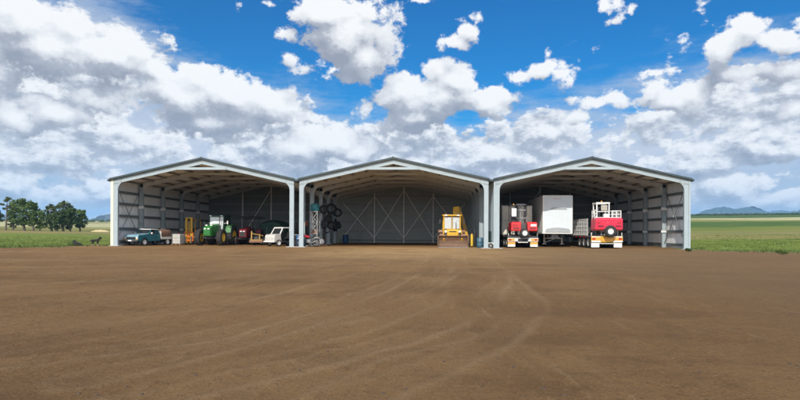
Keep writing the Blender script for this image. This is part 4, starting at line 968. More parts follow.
def make_backhoe(loc, rz):
    t = empty('backhoe_loader', loc, rz, 'yellow backhoe loader with a wide rusty front bucket', 'backhoe')
    # loader bucket: open scoop facing forward, its floor flat on the ground
    cur = [(-.70,.02),(-.10,.03),(.04,.12),(.10,.32),(.08,.58),(-.02,.82),(-.20,.97)]; inn = [(-.24,.945),(-.07,.79),(.025,.57),(.045,.34),(.0,.16),(-.12,.075),(-.70,.05)]
    MB().prism(cur + inn, 'x', -1.16, 1.16).build('bucket', M['bucket'], t)
    outer = [(-.70,.02),(-.10,.02),(.06,.12),(.12,.32),(.10,.58),(.0,.84),(-.20,1.0),(-.30,.92),(-.45,.42)]
    for s in (-1, 1): MB().prism(outer, 'x', *sorted((s*1.162, s*1.20))).build('bucket_side', M['bucket'], t)
    MB().box(-1.18,1.18,-.82,-.702,.012,.05).build('cutting_edge', M['grey'], t, .004)
    for s in (-1, 1):
        MB().beam((s*.72,-.05,.62),(s*.72,.55,1.08),.12,.2).beam((s*.72,.5,1.10),(s*.70,1.7,1.48),.12,.22).build('loader_arm', M['yellow'], t, .01)
        MB().tube([(s*.52,.0,.78),(s*.56,.6,1.25)], .035, 8).tube([(s*.55,.5,1.18),(s*.58,1.2,1.15)], .055, 8).build('hydraulic_ram', M['grey'], t)
        wheel(t, s*.86, .62, .44, .32, M['dirtywhite'], .24, lugs=14); wheel(t, s*.88, 2.55, .68, .44, M['dirtywhite'], .36, lugs=16)
        MB().prism([(1.75,1.22),(1.85,1.42),(3.2,1.46),(3.25,1.36),(1.95,1.30)], 'x', *sorted((s*.64, s*1.12))).build('fender', M['rust'], t, .01)
        MB().prism([(.25,.95),(.35,1.12),(.95,1.14),(1.1,.95),(.95,1.06),(.4,1.05)], 'x', *sorted((s*.68, s*1.04))).build('mudguard', M['rust'], t, .01)
    MB().prism([(.08,.72),(.05,1.28),(.16,1.44),(1.6,1.56),(1.6,.72)], 'x', -.45, .45).build('hood', M['yellow'], t, .04)
    g = MB().box(-.33,.33,.03,.06,.80,1.24)
    for z in (.86,.95,1.04,1.13): g.box(-.33,.33,.015,.03,z,z+.03)
    g.build('grille', M['yellow'], t)
    for s in (-1,1): MB().box(s*.56-.09, s*.56+.09, .16,.22,1.22,1.38).build('headlight', M['lamp'], t, .01)
    MB().box(-.5,.5,.3,3.2,.45,.74).box(-.95,.95,.55,.69,.40,.52).box(-.6,.6,1.6,3.2,.74,1.30).build('chassis', M['black'], t, .01)
    B = [(-.68,1.62,1.42),(.68,1.62,1.42),(.70,3.15,1.42),(-.70,3.15,1.42)]; T = [(-.66,1.56,2.58),(.66,1.56,2.58),(.68,3.1,2.58),(-.68,3.1,2.58)]
    p = MB()
    for a, c in zip(B, T): p.beam(a, c, .09, .09)
    p.beam((0,1.60,1.42),(0,1.55,2.58),.05,.05)
    for s in (-1,1): p.beam((s*.69,2.3,1.42),(s*.67,2.3,2.58),.07,.07)
    p.beam(B[0],B[1],.09,.1)
    for q in (B, T):
        for i in (1, 2, 3): p.beam(q[i], q[(i+1)%4], .07, .07)
    p.beam(T[0],T[1],.07,.07); p.build('cab_frame', M['yellow'], t)
    for s in (-1,1):
        a = 0 if s < 0 else 1
        q = [(-.64,1.60,1.48),(-.03,1.60,1.48),(-.03,1.54,2.52),(-.63,1.54,2.52)]; q = q if s < 0 else [(-x, y, z) for x, y, z in (q[1], q[0], q[3], q[2])]
        MB().pane(q, .012, .09).build('windscreen', M['reflectglass'], t)
        MB().pane([(s*.69,1.66,1.5),(s*.70,3.08,1.5),(s*.68,3.04,2.5),(s*.67,1.62,2.5)] if s>0 else [(s*.70,3.08,1.5),(s*.69,1.66,1.5),(s*.67,1.62,2.5),(s*.68,3.04,2.5)], .012, .05).build('side_window', M['glass'], t)
    MB().box(-.80,.80,1.42,3.25,2.58,2.70).build('cab_roof', M['yellow'], t, .04)
    MB().lathe([(0,2.70),(.07,2.70),(.06,2.84),(0,2.86)], (-.45,2.9,0), 'z', 12).build('beacon', M['reflector'], t)
    for s in (-1,1):
        MB().tube([(s*.68,1.7,2.1),(s*.98,1.5,2.15)], .012, 6).box(*sorted((s*.93,s*1.05)),1.47,1.50,1.98,2.3).build('mirror', M['black'], t)
        MB().tube([(s*.40,.1,.86),(s*.62,.02,.98),(s*.66,.3,1.25),(s*.62,.8,1.42)], .016, 6).build('hose', M['black'], t)
    MB().tube([(.30,.75,1.5),(.30,.75,1.95),(.30,.82,2.05)], .035, 8).build('exhaust', M['black'], t)
    MB().box(-.3,.3,-.004,.028,1.26,1.33).build('badge_strip', M['black'], t)
    for s in (-.5,.5): MB().box(s-.1,s+.1,1.36,1.42,2.58,2.68).build('work_light', M['lamp'], t)
    # folded boom at the back, standing to the right of the cab
    bx = .62
    bm = MB().loft([[(bx-.20,3.5,.7),(bx+.20,3.5,.7),(bx+.20,3.95,.7),(bx-.20,3.95,.7)],[(bx-.20,3.5,2.2),(bx+.20,3.5,2.2),(bx+.20,3.95,2.2),(bx-.20,3.95,2.2)],[(bx-.46,3.55,2.95),(bx+.12,3.55,2.95),(bx+.12,4.05,2.95),(bx-.46,4.05,2.95)],[(bx-.42,3.7,3.42),(bx+.02,3.7,3.5),(bx+.02,4.05,3.5),(bx-.42,4.05,3.42)]])
    bm.build('boom', M['yellow'], t, .02)
    MB().loft([[(bx-.12,4.1,3.46),(bx+.16,4.1,3.50),(bx+.16,4.45,3.50),(bx-.12,4.45,3.46)],[(bx+.26,4.1,2.2),(bx+.64,4.1,2.2),(bx+.64,4.45,2.2),(bx+.26,4.45,2.2)],[(bx+.66,4.1,.9),(bx+.92,4.1,.9),(bx+.92,4.35,.9),(bx+.66,4.35,.9)]]).build('dipper_arm', M['yellow'], t, .02)
    MB().prism([(4.0,.3),(4.6,.35),(4.75,.8),(4.5,1.1),(4.1,1.0),(3.95,.6)], 'x', bx+.42, bx+.98).build('digging_bucket', M['bucket'], t, .02)
    for s in (-1,1): MB().box(s*.95-.09,s*.95+.09,3.35,3.6,.3,1.3).box(s*.95-.2,s*.95+.2,3.3,3.7,.22,.3).build('stabiliser', M['yellow'], t, .01)
def make_trolley(loc, rz):
    t = empty('bottle_trolley', loc, rz, 'dark upright trolley with a yellow gas cylinder beside the backhoe', 'trolley')
    f = MB()
    for s in (-1,1): f.tube([(s*.26,.12,.05),(s*.26,.14,1.55),(s*.20,.3,1.75)], .025, 6)
    for z in (.1,.6,1.1,1.5): f.tube([(-.26,.13,z),(.26,.13,z)], .02, 6)
    f.box(-.28,.28,-.25,.14,.03,.06); f.build('frame', M['black'], t)
    for x, m, h in ((-.12, M['rimyellow'], 1.15), (.13, M['black'], 1.5)):
        MB().lathe([(0,.06),(.11,.06),(.115,.1),(.115,h*.8),(.09,h*.9),(.04,h*.95),(.04,h),(0,h)], (x,-.02,0), 'z', 16).build('cylinder', m, t)
    for s in (-1,1): wheel(t, s*.34, .15, .13, .06, M['grey'])
def make_bin(loc, rz):
    t = empty('wheelie_bin', loc, rz, 'dark green wheeled bin between the middle and right sheds', 'bin')
    MB().loft([[(-.2,-.2,.08),(.2,-.2,.08),(.2,.2,.08),(-.2,.2,.08)],[(-.26,-.3,1.25),(.26,-.3,1.25),(.26,.3,1.25),(-.26,.3,1.25)]]).build('body', M['darkgreen'], t, .02)
    MB().loft([[(-.28,-.33,1.255),(.28,-.33,1.255),(.28,.33,1.255),(-.28,.33,1.255)],[(-.26,-.30,1.30),(.26,-.30,1.30),(.26,.32,1.36),(-.26,.32,1.36)]]).build('lid', M['darkgreen'], t, .01)
    for s in (-1,1): wheel(t, s*.22, .24, .1, .05, M['black'])
def make_pump(loc, rz):
    t = empty('water_pump', loc, rz, 'small white pump with a dark wheel on the concrete between sheds', 'pump')
    MB().box(-.26,.26,-.12,.3,.20,.44).build('body', M['white'], t, .04)
    MB().lathe([(0,-.15),(.12,-.15),(.14,-.1),(.14,.05),(0,.05)], (.05,0,.30), 'y', 16).build('motor', M['white'], t)
    wheel(t, 0, -.24, .20, .09, M['grey'], .1, axis='y', z=.21)
    MB().tube([(.1,.1,.42),(.12,.1,.58),(-.15,.1,.6)], .02, 6).build('handle', M['black'], t)
    MB().box(-.2,-.14,-.1,.25,.01,.20).box(.14,.2,-.1,.25,.01,.20).build('foot', M['black'], t)
# ------------------------------------------------ semi trailers with a truck-mounted forklift on the tail
def trailer_rear(t, w, L, deck, board, boxed_lights=True):
    MB().box(-w/2, w/2, 0, L, deck-.14, deck).build('deck', M['darkgrey'], t, .01)
    ch = MB().box(-.5,-.36,.2,L,deck-.42,deck-.145).box(.36,.5,.2,L,deck-.42,deck-.145)
    for y in (.9, 2.1, 3.3): ch.tube([(-1.0,y,.5),(1.0,y,.5)], .07, 8)
    ch.build('chassis', M['black'], t)
    for y in (.95, 2.15, 3.35):
        for s in (-1,1): wheel(t, s*(w/2-.28), y, .48, .5, M['dirtywhite'], .28)
def make_trailer_one(loc, rz):
    t = empty('flatbed_trailer', loc, rz, 'flatbed trailer with white light panel carrying the bright red forklift', 'trailer')
    w = 2.45; trailer_rear(t, w, 10.5, .98, None)
    MB().box(-w/2, w/2, -.06, -.005, .52, .80).build('light_bar', M['white'], t, .01)
    for s in (-1,1):
        lb = MB().box(*sorted((s*.66, s*1.20)), -.09, -.062, .58, .75).build('reflector_board', M['reflector'], t)
        MB().box(*sorted((s*.92, s*1.16)), -.11, -.092, .61, .72).build('tail_light', M['lampred'], lb, .008)
        MB().box(*sorted((s*.60, s*1.20)), .02, .045, .10, .50).build('mudflap', M['white'], t, .004)
        MB().box(*sorted((s*.60, s*1.20)), .0, .018, .30, .48).build('mudflap_trim', M['reflector'], t)
        MB().tube([(s*1.15,.0,.98),(s*1.15,.0,1.18)], .03, 6).build('stake', M['white'], t)
    MB().box(-.40,.40,-.10,-.062,.50,.76).build('number_panel', M['black'], t, .01)
    MB().box(-.40,.40,-.075,-.0,.42,.495).build('underrun_bar', M['white'], t, .01)
    f = empty('mounted_forklift', (loc[0], loc[1], .985), rz, 'bright red three wheeled forklift hung on the left trailer tail', 'forklift')
    for s in (-1,1):
        MB().loft([[(s*.28,-.55,.36),(s*1.02,-.55,.36),(s*1.02,.75,.36),(s*.28,.75,.36)],[(s*.28,-.62,.42),(s*1.04,-.62,.42),(s*1.04,.8,.42),(s*.28,.8,.42)],[(s*.24,-.60,1.02),(s*1.02,-.60,1.02),(s*1.02,.78,1.02),(s*.24,.78,1.02)],[(s*.24,-.5,1.10),(s*.95,-.5,1.10),(s*.95,.7,1.10),(s*.24,.7,1.10)]]).build('side_body', M['red'], f, .02)
        wheel(f, s*.92, 1.2, .34, .25, M['dirtywhite'], .2, z=.36)
        m = MB().box(s*.42-.06, s*.42+.06, .85,1.0,.10,2.6).box(s*.31-.03,s*.31+.03,.87,.98,.2,2.5); m.build('mast', M['black'], f)
        MB().box(*sorted((s*.5,s*.95)),-.645,-.622,.75,.92).build('tail_light', M['lampred'] if s < 0 else M['lamp'], f)
    MB().box(-.24,.24,-.2,.8,.5,1.0).build('centre_body', M['darkgrey'], f, .03)
    wheel(f, .06, -.45, .36, .26, M['white'], .20, z=.22, axis='y')
    mm = MB()
    for z in (.5,1.4,2.05,2.52): mm.box(-.36,.36,.83,.90,z,z+.09)
    for s in (-.1,.1): mm.tube([(s,.9,.5),(s,.9,2.3)], .028, 6)
    mm.tube([(0,.95,.2),(0,.95,2.55)], .06, 8); mm.build('mast_crossbar', M['grey'], f)
    c = MB()
    for x in (-1.0,-.42):
        for y in (-.1,.7): c.box(x-.03,x+.03,y-.03,y+.03,1.1,2.45)
    for y in (-.1,.22,.7): c.box(-.97,-.45,y-.03,y+.03,2.4,2.46)
    for x in (-1.0,-.42): c.box(x-.03,x+.03,-.07,.67,2.4,2.46)
    c.build('operator_guard', M['black'], f)
    MB().pane([(-.92,-.14,1.55),(-.55,-.14,1.55),(-.55,-.14,2.2),(-.92,-.14,2.2)], .012).build('guard_window', M['plateglare'], f)
    MB().box(-.92,-.52,.1,.5,1.1,1.25).box(-.92,-.52,.48,.6,1.2,1.7).build('seat', M['black'], f, .03)
    MB().tube([(.35,.3,1.1),(.35,.3,1.5),(.45,.3,1.55)], .04, 8).build('exhaust', M['grey'], f)
    for x in (-.2,.2): MB().tube([(x,.8,2.45),(x*.9,.72,1.7),(x*1.2,.6,1.05)], .018, 6).build('hose', M['black'], f)
    MB().lathe([(0,2.46),(.06,2.46),(.05,2.58),(0,2.6)], (-.7,.3,0), 'z', 12).build('beacon', M['reflector'], f)
    for s in (-1,1):
        g = MB()
        for z in (.50,.56,.62): g.box(*sorted((s*.40,s*.90)),-.632,-.622,z,z+.025)
        g.build('vent', M['black'], f)
    for i, (x, lab) in enumerate(((-.66, 'beige crate on the left side behind the bright red forklift'), (.66, 'beige crate on the right side behind the bright red forklift'))):
        q = Matrix.Rotation(rz, 3, 'Z') @ Vector((x, 3.6, .985))
        k = empty('shipping_crate', (loc[0]+q.x, loc[1]+q.y, .985), rz, lab, 'crate', 'beige crates on the flatbed')
        s = 1 if i else -1
        MB().box(-.60,.60,-.9,.9,.1,2.55).build('crate_body', M['beige'], k, .02)
        fr = MB()
        for xx in (-.57,.57): fr.box(xx-.05,xx+.05,-.93,-.902,.1,2.56)
        for z in (.14,1.3,2.50): fr.box(-.52,.52,-.93,-.902,z-.05,z+.05)
        fr.build('crate_frame', M['dirtywhite'], k)
        for xx in (-.45,.45): MB().box(xx-.06,xx+.06,-.9,.9,0,.1).build('skid', M['rust'], k)
def make_box_trailer(loc, rz):
    t = empty('box_trailer', loc, rz, 'tall white box trailer parked between the two loaded flatbeds', 'trailer')
    w, L, z0, z1 = 2.46, 11.5, 1.16, 4.36
    MB().box(-w/2, w/2, .03, L, z0, z1).build('box_body', M['sidegrey'], t, .03)
    MB().box(-w/2+.08, w/2-.08, -.0, .028, z0+.10, z1-.08).build('front_wall', M['panel'], t, .004)
    for q in (-.80,-.40,0,.40,.80): MB().box(q-.008,q+.008,-.006,-.001,z0+.62,z1-.42).build('panel_joint', M['panel'], t)
    f = MB()
    for s in (-1,1): f.box(*sorted((s*(w/2-.10), s*w/2)), -.03, .029, z0, z1)
    f.box(-w/2+.10, w/2-.10, -.03, .029, z1-.10, z1); f.box(-w/2+.10, w/2-.10, -.03, .029, z0, z0+.13); f.build('corner_frame', M['white'], t, .01)
    # shallow recessed panel edges, a hood-like ledge high up and an arched step above the coupling
    MB().prism([(-.62,z1-1.16),(.78,z1-1.16),(.70,z1-1.04),(-.42,z1-1.00)], 'y', -.05, -.003).build('ledge', M['panelgrey'], t, .006)
    arch = [(-1.0,z0+.20),(1.05,z0+.20),(.95,z0+.38)] + [(.85-1.7*k/8, z0+.42+.10*math.sin(math.pi*k/8)) for k in range(9)] + [(-.95,z0+.36)]
    MB().prism(arch, 'y', -.08, -.004).build('coupling_step', M['panelgrey'], t, .008)
    MB().box(-1.02,1.02,-.10,-.082,z0+.15,z0+.22).build('step_lip', M['galv'], t)
    tx = MB(); rng = random.Random(2)                      # faded, unreadable red marking under the top rail
    x = -.32
    for k in range(9):
        h = rng.uniform(.06,.10); wd = rng.uniform(.035,.06)
        tx.box(x, x+wd*.3, -.008, -.002, z1-.34, z1-.34+h); tx.box(x+wd*.35, x+wd, -.008, -.002, z1-.34+h*.55, z1-.34+h*.8); x += wd + .02
    tx.build('faded_marking', M['red'], t)
    for x in (-1.08,1.08): MB().box(x-.06,x+.06,-.045,-.031,z1-.075,z1-.035).build('marker_light', M['lamp'], t)
    for s in (-1,1):
        MB().box(s*.75-.06,s*.75+.06,1.6,1.74,.32,z0).box(s*.75-.16,s*.75+.16,1.5,1.84,.26,.32).build('landing_leg', M['dirtywhite'], t)
        for y in (8.0,9.2,10.4): wheel(t, s*(w/2-.28), y, .5, .5, M['dirtywhite'], .28)
        gr = MB().box(*sorted((s*(w/2+.002), s*(w/2+.02))), .1, L-.1, z0, z0+.12)
        for k in range(18): gr.box(*sorted((s*(w/2+.002), s*(w/2+.022))), .3+k*.63, .36+k*.63, z0+.13, z1-.1)
        gr.build('side_rib', M['sidegrey'], t)
    MB().beam((-.75,1.67,.75),(.75,1.67,.75),.06,.08).beam((-.75,1.62,.4),(.75,1.62,.95),.04,.05).box(-.55,.55,1.3,1.36,.75,1.12).build('leg_brace', M['galv'], t)
    MB().box(-.5,-.36,.4,L-.2,.84,z0-.002).box(.36,.5,.4,L-.2,.84,z0-.002).build('chassis', M['black'], t)
    MB().tube([(-.3,.0,.92),(-.3,-.12,.9),(-.25,-.15,.7)], .025, 6).box(-.5,.1,-.02,.03,.85,1.0).build('air_couplings', M['black'], t)
def make_trailer_two(loc, rz):
    t = empty('gated_trailer', loc, rz, 'gated trailer with orange reflector boards carrying the faded red forklift', 'trailer')
    w = 2.45; trailer_rear(t, w, 8.0, 1.02, None)
    MB().box(-w/2, w/2, -.06, -.005, .50, .98).build('light_bar', M['yellow'], t, .01)
    for s in (-1,1):
        lb = MB().box(*sorted((s*.52, s*1.20)), -.09, -.062, .64, .90).build('reflector_board', M['reflector'], t)
        MB().box(*sorted((s*.50, s*1.21)), -.085, -.062, .905, .965).box(*sorted((s*.50, s*1.21)), -.085, -.062, .52, .63).build('board_trim', M['white'], t)
        MB().box(*sorted((s*.9, s*1.15)), -.11, -.092, .70, .85).build('tail_light', M['lampred'], lb, .008)
        MB().box(*sorted((s*.56, s*1.20)), .02, .045, .10, .50).build('mudflap', M['white'], t, .004)
        MB().box(*sorted((s*.52, s*.56)), -.075, -.0, .40, .99).build('bracket', M['white'], t)
        MB().tube([(s*1.18,.05,1.0),(s*1.18,.05,1.28)], .035, 6).build('stake', M['white'], t)
    MB().box(-.45,.45,-.10,-.062,.60,.82).build('number_panel', M['reflector'], t, .01)
    MB().box(-.5,.5,-.08,-.0,.36,.44).build('underrun_bar', M['galv'], t, .01)
    for i in range(4):
        y0 = 1.0 + i * 1.65; y1 = y0 + 1.6
        g = MB()
        for z in (1.06,1.40,1.72,2.04,2.36): g.tube([(-1.2,y0,z),(-1.2,y1,z)], .024, 6)
        for k in range(5): y = y0 + (y1-y0)*k/4; g.tube([(-1.2,y,1.02),(-1.2,y,2.40)], .028, 6)
        g.build('gate', M['white'], t)
        g = MB()
        for z in (1.06,1.40,1.72,2.04,2.36): g.tube([(1.2,y0,z),(1.2,y1,z)], .024, 6)
        for k in range(3): y = y0 + (y1-y0)*k/2; g.tube([(1.2,y,1.02),(1.2,y,2.40)], .028, 6)
        g.build('gate', M['white'], t)
    for y in (1.6,2.8,4.0): MB().box(-1.24,-1.226,y,y+.5,.86,.98).build('side_marker', M['lampred'], t)
    f = empty('mounted_forklift', (loc[0]-.02, loc[1], 1.025), rz, 'faded pinkish red forklift with a white cage on the right trailer tail', 'forklift')
    P = M['pinkred']
    MB().loft([[(-1.02,-.35,.40),(1.06,-.35,.40),(1.06,.5,.40),(-1.02,.5,.40)],[(-1.05,-.55,.50),(1.08,-.55,.50),(1.08,.55,.50),(-1.05,.55,.50)],[(-1.02,-.62,1.30),(1.05,-.62,1.30),(1.05,.6,1.30),(-1.02,.6,1.30)],[(-.98,-.50,1.40),(1.0,-.50,1.40),(1.0,.58,1.40),(-.98,.58,1.40)]]).build('body', P, f, .03)
    MB().box(-.96,.98,-.48,.56,1.402,1.44).build('body_top', M['white'], f, .01)
    MB().lathe([(.44,-.68),(.47,-.68),(.47,-.45),(.44,-.45)], (.10,0,.34), 'y', 24).build('wheel_arch', M['black'], f)
    wheel(f, .10, -.60, .42, .26, M['white'], .22, z=.34, axis='y')
    for s in (-1,1):
        MB().box(s*.78-.12,s*.78+.12,-.645,-.622,.98,1.08).build('tail_light', M['lampred'], f)
        wheel(f, s*.95, 1.3, .34, .25, M['dirtywhite'], .2, z=.36)
    for x in (-.62,.72): MB().box(x-.22,x+.22,-.635,-.622,.72,.80).build('vent', M['maroon'], f)
    for x in (.22,.30): MB().tube([(x,.9,2.25),(x,.75,1.6),(x+.05,.5,1.17)], .018, 6).build('hose', M['black'], f)
    MB().lathe([(0,2.64),(.06,2.64),(.05,2.76),(0,2.78)], (-.3,.3,0), 'z', 12).build('beacon', M['reflector'], f)
    c = MB()                                               # operator cage and raised mast frame
    T = 2.62
    for x in (-.80,.15):
        for y in (-.1,.75): c.beam((x,y,1.15),(x,y,T-.1),.08,.08)
    for y in (-.12,.77): c.beam((-.86,y,T-.05),(.20,y,T-.05),.11,.11)
    for x in (-.80,.15): c.beam((x,-.1,T-.05),(x,.75,T-.05),.09,.09)
    for y in (.15,.4,.6): c.beam((-.8,y,T-.05),(.15,y,T-.05),.04,.04)
    c.beam((-.8,-.1,1.9),(.15,-.1,1.9),.05,.05); c.build('operator_guard', M['white'], f)
    b = MB().box(-.48,.02,-.16,-.08,1.95,2.42)
    b.build('guard_frame', M['darkgrey'], f, .01)
    h = MB()
    for x in (-.44,-.32,-.20,-.08): h.box(x-.02,x+.02,-.175,-.162,1.98,2.40)
    for z in (2.02,2.15,2.28,2.38): h.box(-.46,0,-.19,-.177,z-.012,z+.012)
    h.build('guard_mesh', M['beige'], f)
    MB().box(-.28,.06,-.30,.1,1.442,1.72).build('gas_bottle_cover', M['white'], f, .05)
    MB().box(-.75,-.32,.15,.55,1.442,1.55).box(-.75,-.32,.5,.62,1.5,1.95).build('seat', M['black'], f, .03)
    cg = MB()                                              # mesh cage on the right of the body
    for x in (.28,.62,.98):
        for y in (-.4,.45): cg.tube([(x,y,1.15),(x,y,1.95)], .028, 6)
    for z in (1.4,1.68,1.95):
        for y in (-.4,.45): cg.tube([(.28,y,z),(.98,y,z)], .024, 6)
        for x in (.28,.98): cg.tube([(x,-.4,z),(x,.45,z)], .024, 6)
    for k in range(8): x = .32+k*.09; cg.tube([(x,-.4,1.17),(x,-.4,1.95)], .010, 5)
    cg.build('mesh_cage', M['white'], f)
    cg = MB()
    for x in (-1.0,-.86):
        for y in (-.3,.4): cg.tube([(x,y,1.15),(x,y,2.0)], .03, 6)
    for z in (1.45,1.72,2.0): cg.tube([(-1.0,-.3,z),(-1.0,.4,z)], .025, 6); cg.tube([(-1.0,-.3,z),(-.86,-.3,z)], .025, 6)
    cg.build('side_rail', M['white'], f)
    m = MB()
    for s in (-1,1): m.box(s*.36-.05,s*.36+.05,.88,1.0,.1,2.3)
    for z in (.5,1.4,2.2): m.box(-.31,.31,.9,.97,z,z+.09)
    m.build('mast', M['darkgrey'], f)
def make_fuel_drum(loc): 
    pass
# ---------------------------------------------------------------- animals
def make_dog(loc, rz, label, lying=False):
    """one skinned body: spine, head and muzzle, ears, jointed legs, tail; faces +x"""
    t = empty('dog', loc, rz, label, 'dog', 'dogs at the edge of the yard')
    V = []; E = []; Rr = []
    def node(p, r, parent=None):
        V.append(p); Rr.append(r); i = len(V) - 1
        if parent is not None: E.append((parent, i))
        return i
    if not lying:
        pel = node((-.24,0,.46), .085); mid = node((-.05,0,.45), .085, pel); ch = node((.16,0,.45), .115, mid); nk = node((.28,0,.55), .07, ch); hd = node((.36,0,.65), .075, nk)
        mz = node((.45,0,.62), .042, hd); node((.51,0,.605), .028, mz)
        for s in (-1,1):
            e = node((.34,s*.055,.72), .022, hd); node((.32,s*.085,.76), .010, e)
            a = node((.17,s*.075,.36), .05, ch); b = node((.15,s*.08,.24), .033, a); c = node((.17,s*.08,.10), .024, b); d = node((.17,s*.08,.022), .024, c); node((.205,s*.08,.02), .020, d)
            a = node((-.24,s*.075,.38), .062, pel); b = node((-.17,s*.085,.28), .042, a); c = node((-.30,s*.085,.16), .026, b); d = node((-.27,s*.085,.022), .024, c); node((-.235,s*.085,.02), .02, d)
        a = node((-.34,0,.48), .028, pel); b = node((-.42,0,.40), .024, a); node((-.47,0,.30), .014, b)
    else:
        pel = node((-.26,0,.15), .12); mid = node((-.05,0,.17), .115, pel); ch = node((.16,0,.20), .13, mid); nk = node((.27,0,.31), .075, ch); hd = node((.34,0,.38), .08, nk)
        mz = node((.43,0,.35), .045, hd); node((.49,0,.335), .03, mz)
        for s in (-1,1):
            e = node((.32,s*.06,.455), .022, hd); node((.31,s*.085,.49), .010, e)
            a = node((.20,s*.11,.12), .05, ch); b = node((.16,s*.13,.05), .034, a); c = node((.36,s*.11,.03), .027, b); node((.44,s*.11,.025), .024, c)
            a = node((-.20,s*.13,.13), .07, pel); b = node((-.02,s*.17,.10), .045, a); c = node((-.22,s*.18,.035), .03, b); node((-.06,s*.18,.025), .024, c)
        a = node((-.38,0,.08), .03, pel); node((-.55,.12,.03), .016, a)
    me = bpy.data.meshes.new('coat'); me.from_pydata(V, E, []); me.update()
    o = bpy.data.objects.new('coat', me); COL.objects.link(o); o.parent = t; me.materials.append(M['fur'])
    sk = o.modifiers.new('skin', 'SKIN'); sk.use_smooth_shade = True
    for i, r in enumerate(Rr): me.skin_vertices[0].data[i].radius = (r, r); me.skin_vertices[0].data[i].use_root = (i == 0)
    sb = o.modifiers.new('sub', 'SUBSURF'); sb.levels = 2; sb.render_levels = 2
    if not lying:
        mb = MB()
        for s in (-1,1):
            for pts, r in (([(.17,s*.08,.17),(.17,s*.08,.10),(.17,s*.08,.022),(.21,s*.08,.02)], [.024,.030,.031,.026]), ([(-.285,s*.085,.15),(-.275,s*.085,.08),(-.27,s*.085,.022),(-.23,s*.085,.02)], [.026,.030,.031,.026])): mb.tube(pts, r, 8)
        mb.build('pale_legs', M['furtan'], t)
    for s in (-1,1):
        p = (.405,s*.052,.672) if not lying else (.388,s*.055,.402)
        MB().lathe([(0,-.012),(.011,-.008),(.013,0),(.011,.008),(0,.012)], p, 'y', 8).build('eye', M['glass'], t)
# ---------------------------------------------------------------- trees and shrubs
def leaf_cloud(mb, c, rad, n, size, rng, flat=1.):
    for _ in range(n):
        while True:
            p = Vector((rng.uniform(-1,1), rng.uniform(-1,1), rng.uniform(-1,1)))
            if .25 < p.length < 1: break
        p = Vector((p.x*rad[0], p.y*rad[1], p.z*rad[2])) + c
        a = Vector((rng.gauss(0,1), rng.gauss(0,1), rng.gauss(0,.6))).normalized(); b = a.cross(Vector((rng.gauss(0,1), rng.gauss(0,1), rng.gauss(0,1)))).normalized()
        s = size * rng.uniform(.6, 1.3); w = s * .55
        n0 = len(mb.v); mb.v += [tuple(p - a*s), tuple(p + b*w), tuple(p + a*s), tuple(p - b*w)]; mb.f.append((n0, n0+1, n0+2, n0+3)); mb.sm.append(False)
def make_tree(loc, h, spread, label, seed, leaf, trunk_share=.28, slim=False, leaves=3600):
    rng = random.Random(seed)
    t = empty('tree', loc, rng.uniform(0, 6), label, 'tree', 'trees standing in the left field')
    tr = MB(); lean = Vector((rng.uniform(-.05,.05)*h, rng.uniform(-.05,.05)*h, 0))
    pts = [Vector((0,0,-.2)), lean*.2 + Vector((0,0,h*.15)), lean*.5 + Vector((0,0,h*.4)), lean*.8 + Vector((0,0,h*.65)), lean + Vector((0,0,h*.9))]
    r0 = h * (.022 if slim else .030); tr.tube(pts, [r0*1.4, r0, r0*.8, r0*.5, r0*.15], 9)
    clumps = []
    nl = 9 if slim else 19
    for k in range(nl):
        f = trunk_share + (1 - trunk_share) * (k + .5) / nl * .92; base = pts[0].lerp(pts[4], f); base = lean * f + Vector((0,0,h*f*.9))
        a = k * 2.4 + rng.uniform(-.6,.6); prof = math.sin(math.pi * min(1, (f - trunk_share * .6) / (1 - trunk_share * .6))) ** .55
        l = spread * prof * rng.uniform(.65, 1.1); tip = base + Vector((math.cos(a)*l, math.sin(a)*l, l * rng.uniform(.15,.55)))
        midp = base.lerp(tip, .5) + Vector((0,0,l*.08)); tr.tube([base, midp, tip], [r0*.45, r0*.28, r0*.10], 6)
        clumps.append((tip, l)); clumps.append((midp + Vector((rng.uniform(-.3,.3)*spread, rng.uniform(-.3,.3)*spread, rng.uniform(-.05,.25)*spread)), l * .9))
    clumps.append((pts[4], spread * .6))
    tr.build('trunk', M['bark'], t)
    cr = MB(); per = leaves // len(clumps)
    for c, l in clumps:
        s = (spread * .30 + .12 * l) * rng.uniform(.5, 1.15) * (.62 if slim else .86); leaf_cloud(cr, c, (s, s, s * rng.uniform(.75,1.05)), int(per * rng.uniform(.6, 1.4)), .26 if not slim else .22, rng)
    me = bpy.data.meshes.new('crown'); me.from_pydata(cr.v, [], cr.f); me.update(); me.materials.append(leaf)
    o = bpy.data.objects.new('crown', me); COL.objects.link(o); o.parent = t
def make_shrub(loc, r, h, label, seed, leaf, n=1100, group=None, cat='shrub'):
    rng = random.Random(seed); t = empty('shrub', loc, 0, label, cat, group); st = MB(); cr = MB()
    for k in range(6):
        a = k + rng.uniform(-.4,.4); tip = Vector((math.cos(a)*r*.6, math.sin(a)*r*.6, h*rng.uniform(.6,.95)))
        st.tube([(0,0,-.05), tip*.5 + Vector((0,0,h*.1)), tip], [h*.03, h*.02, h*.008], 5); leaf_cloud(cr, tip*.8, (r*.62, r*.62, h*.42), n//6, max(.03, h*.075), rng)
    st.build('stem', M['bark'], t)
    me = bpy.data.meshes.new('foliage'); me.from_pydata(cr.v, [], cr.f); me.update(); me.materials.append(leaf); o = bpy.data.objects.new('foliage', me); COL.objects.link(o); o.parent = t
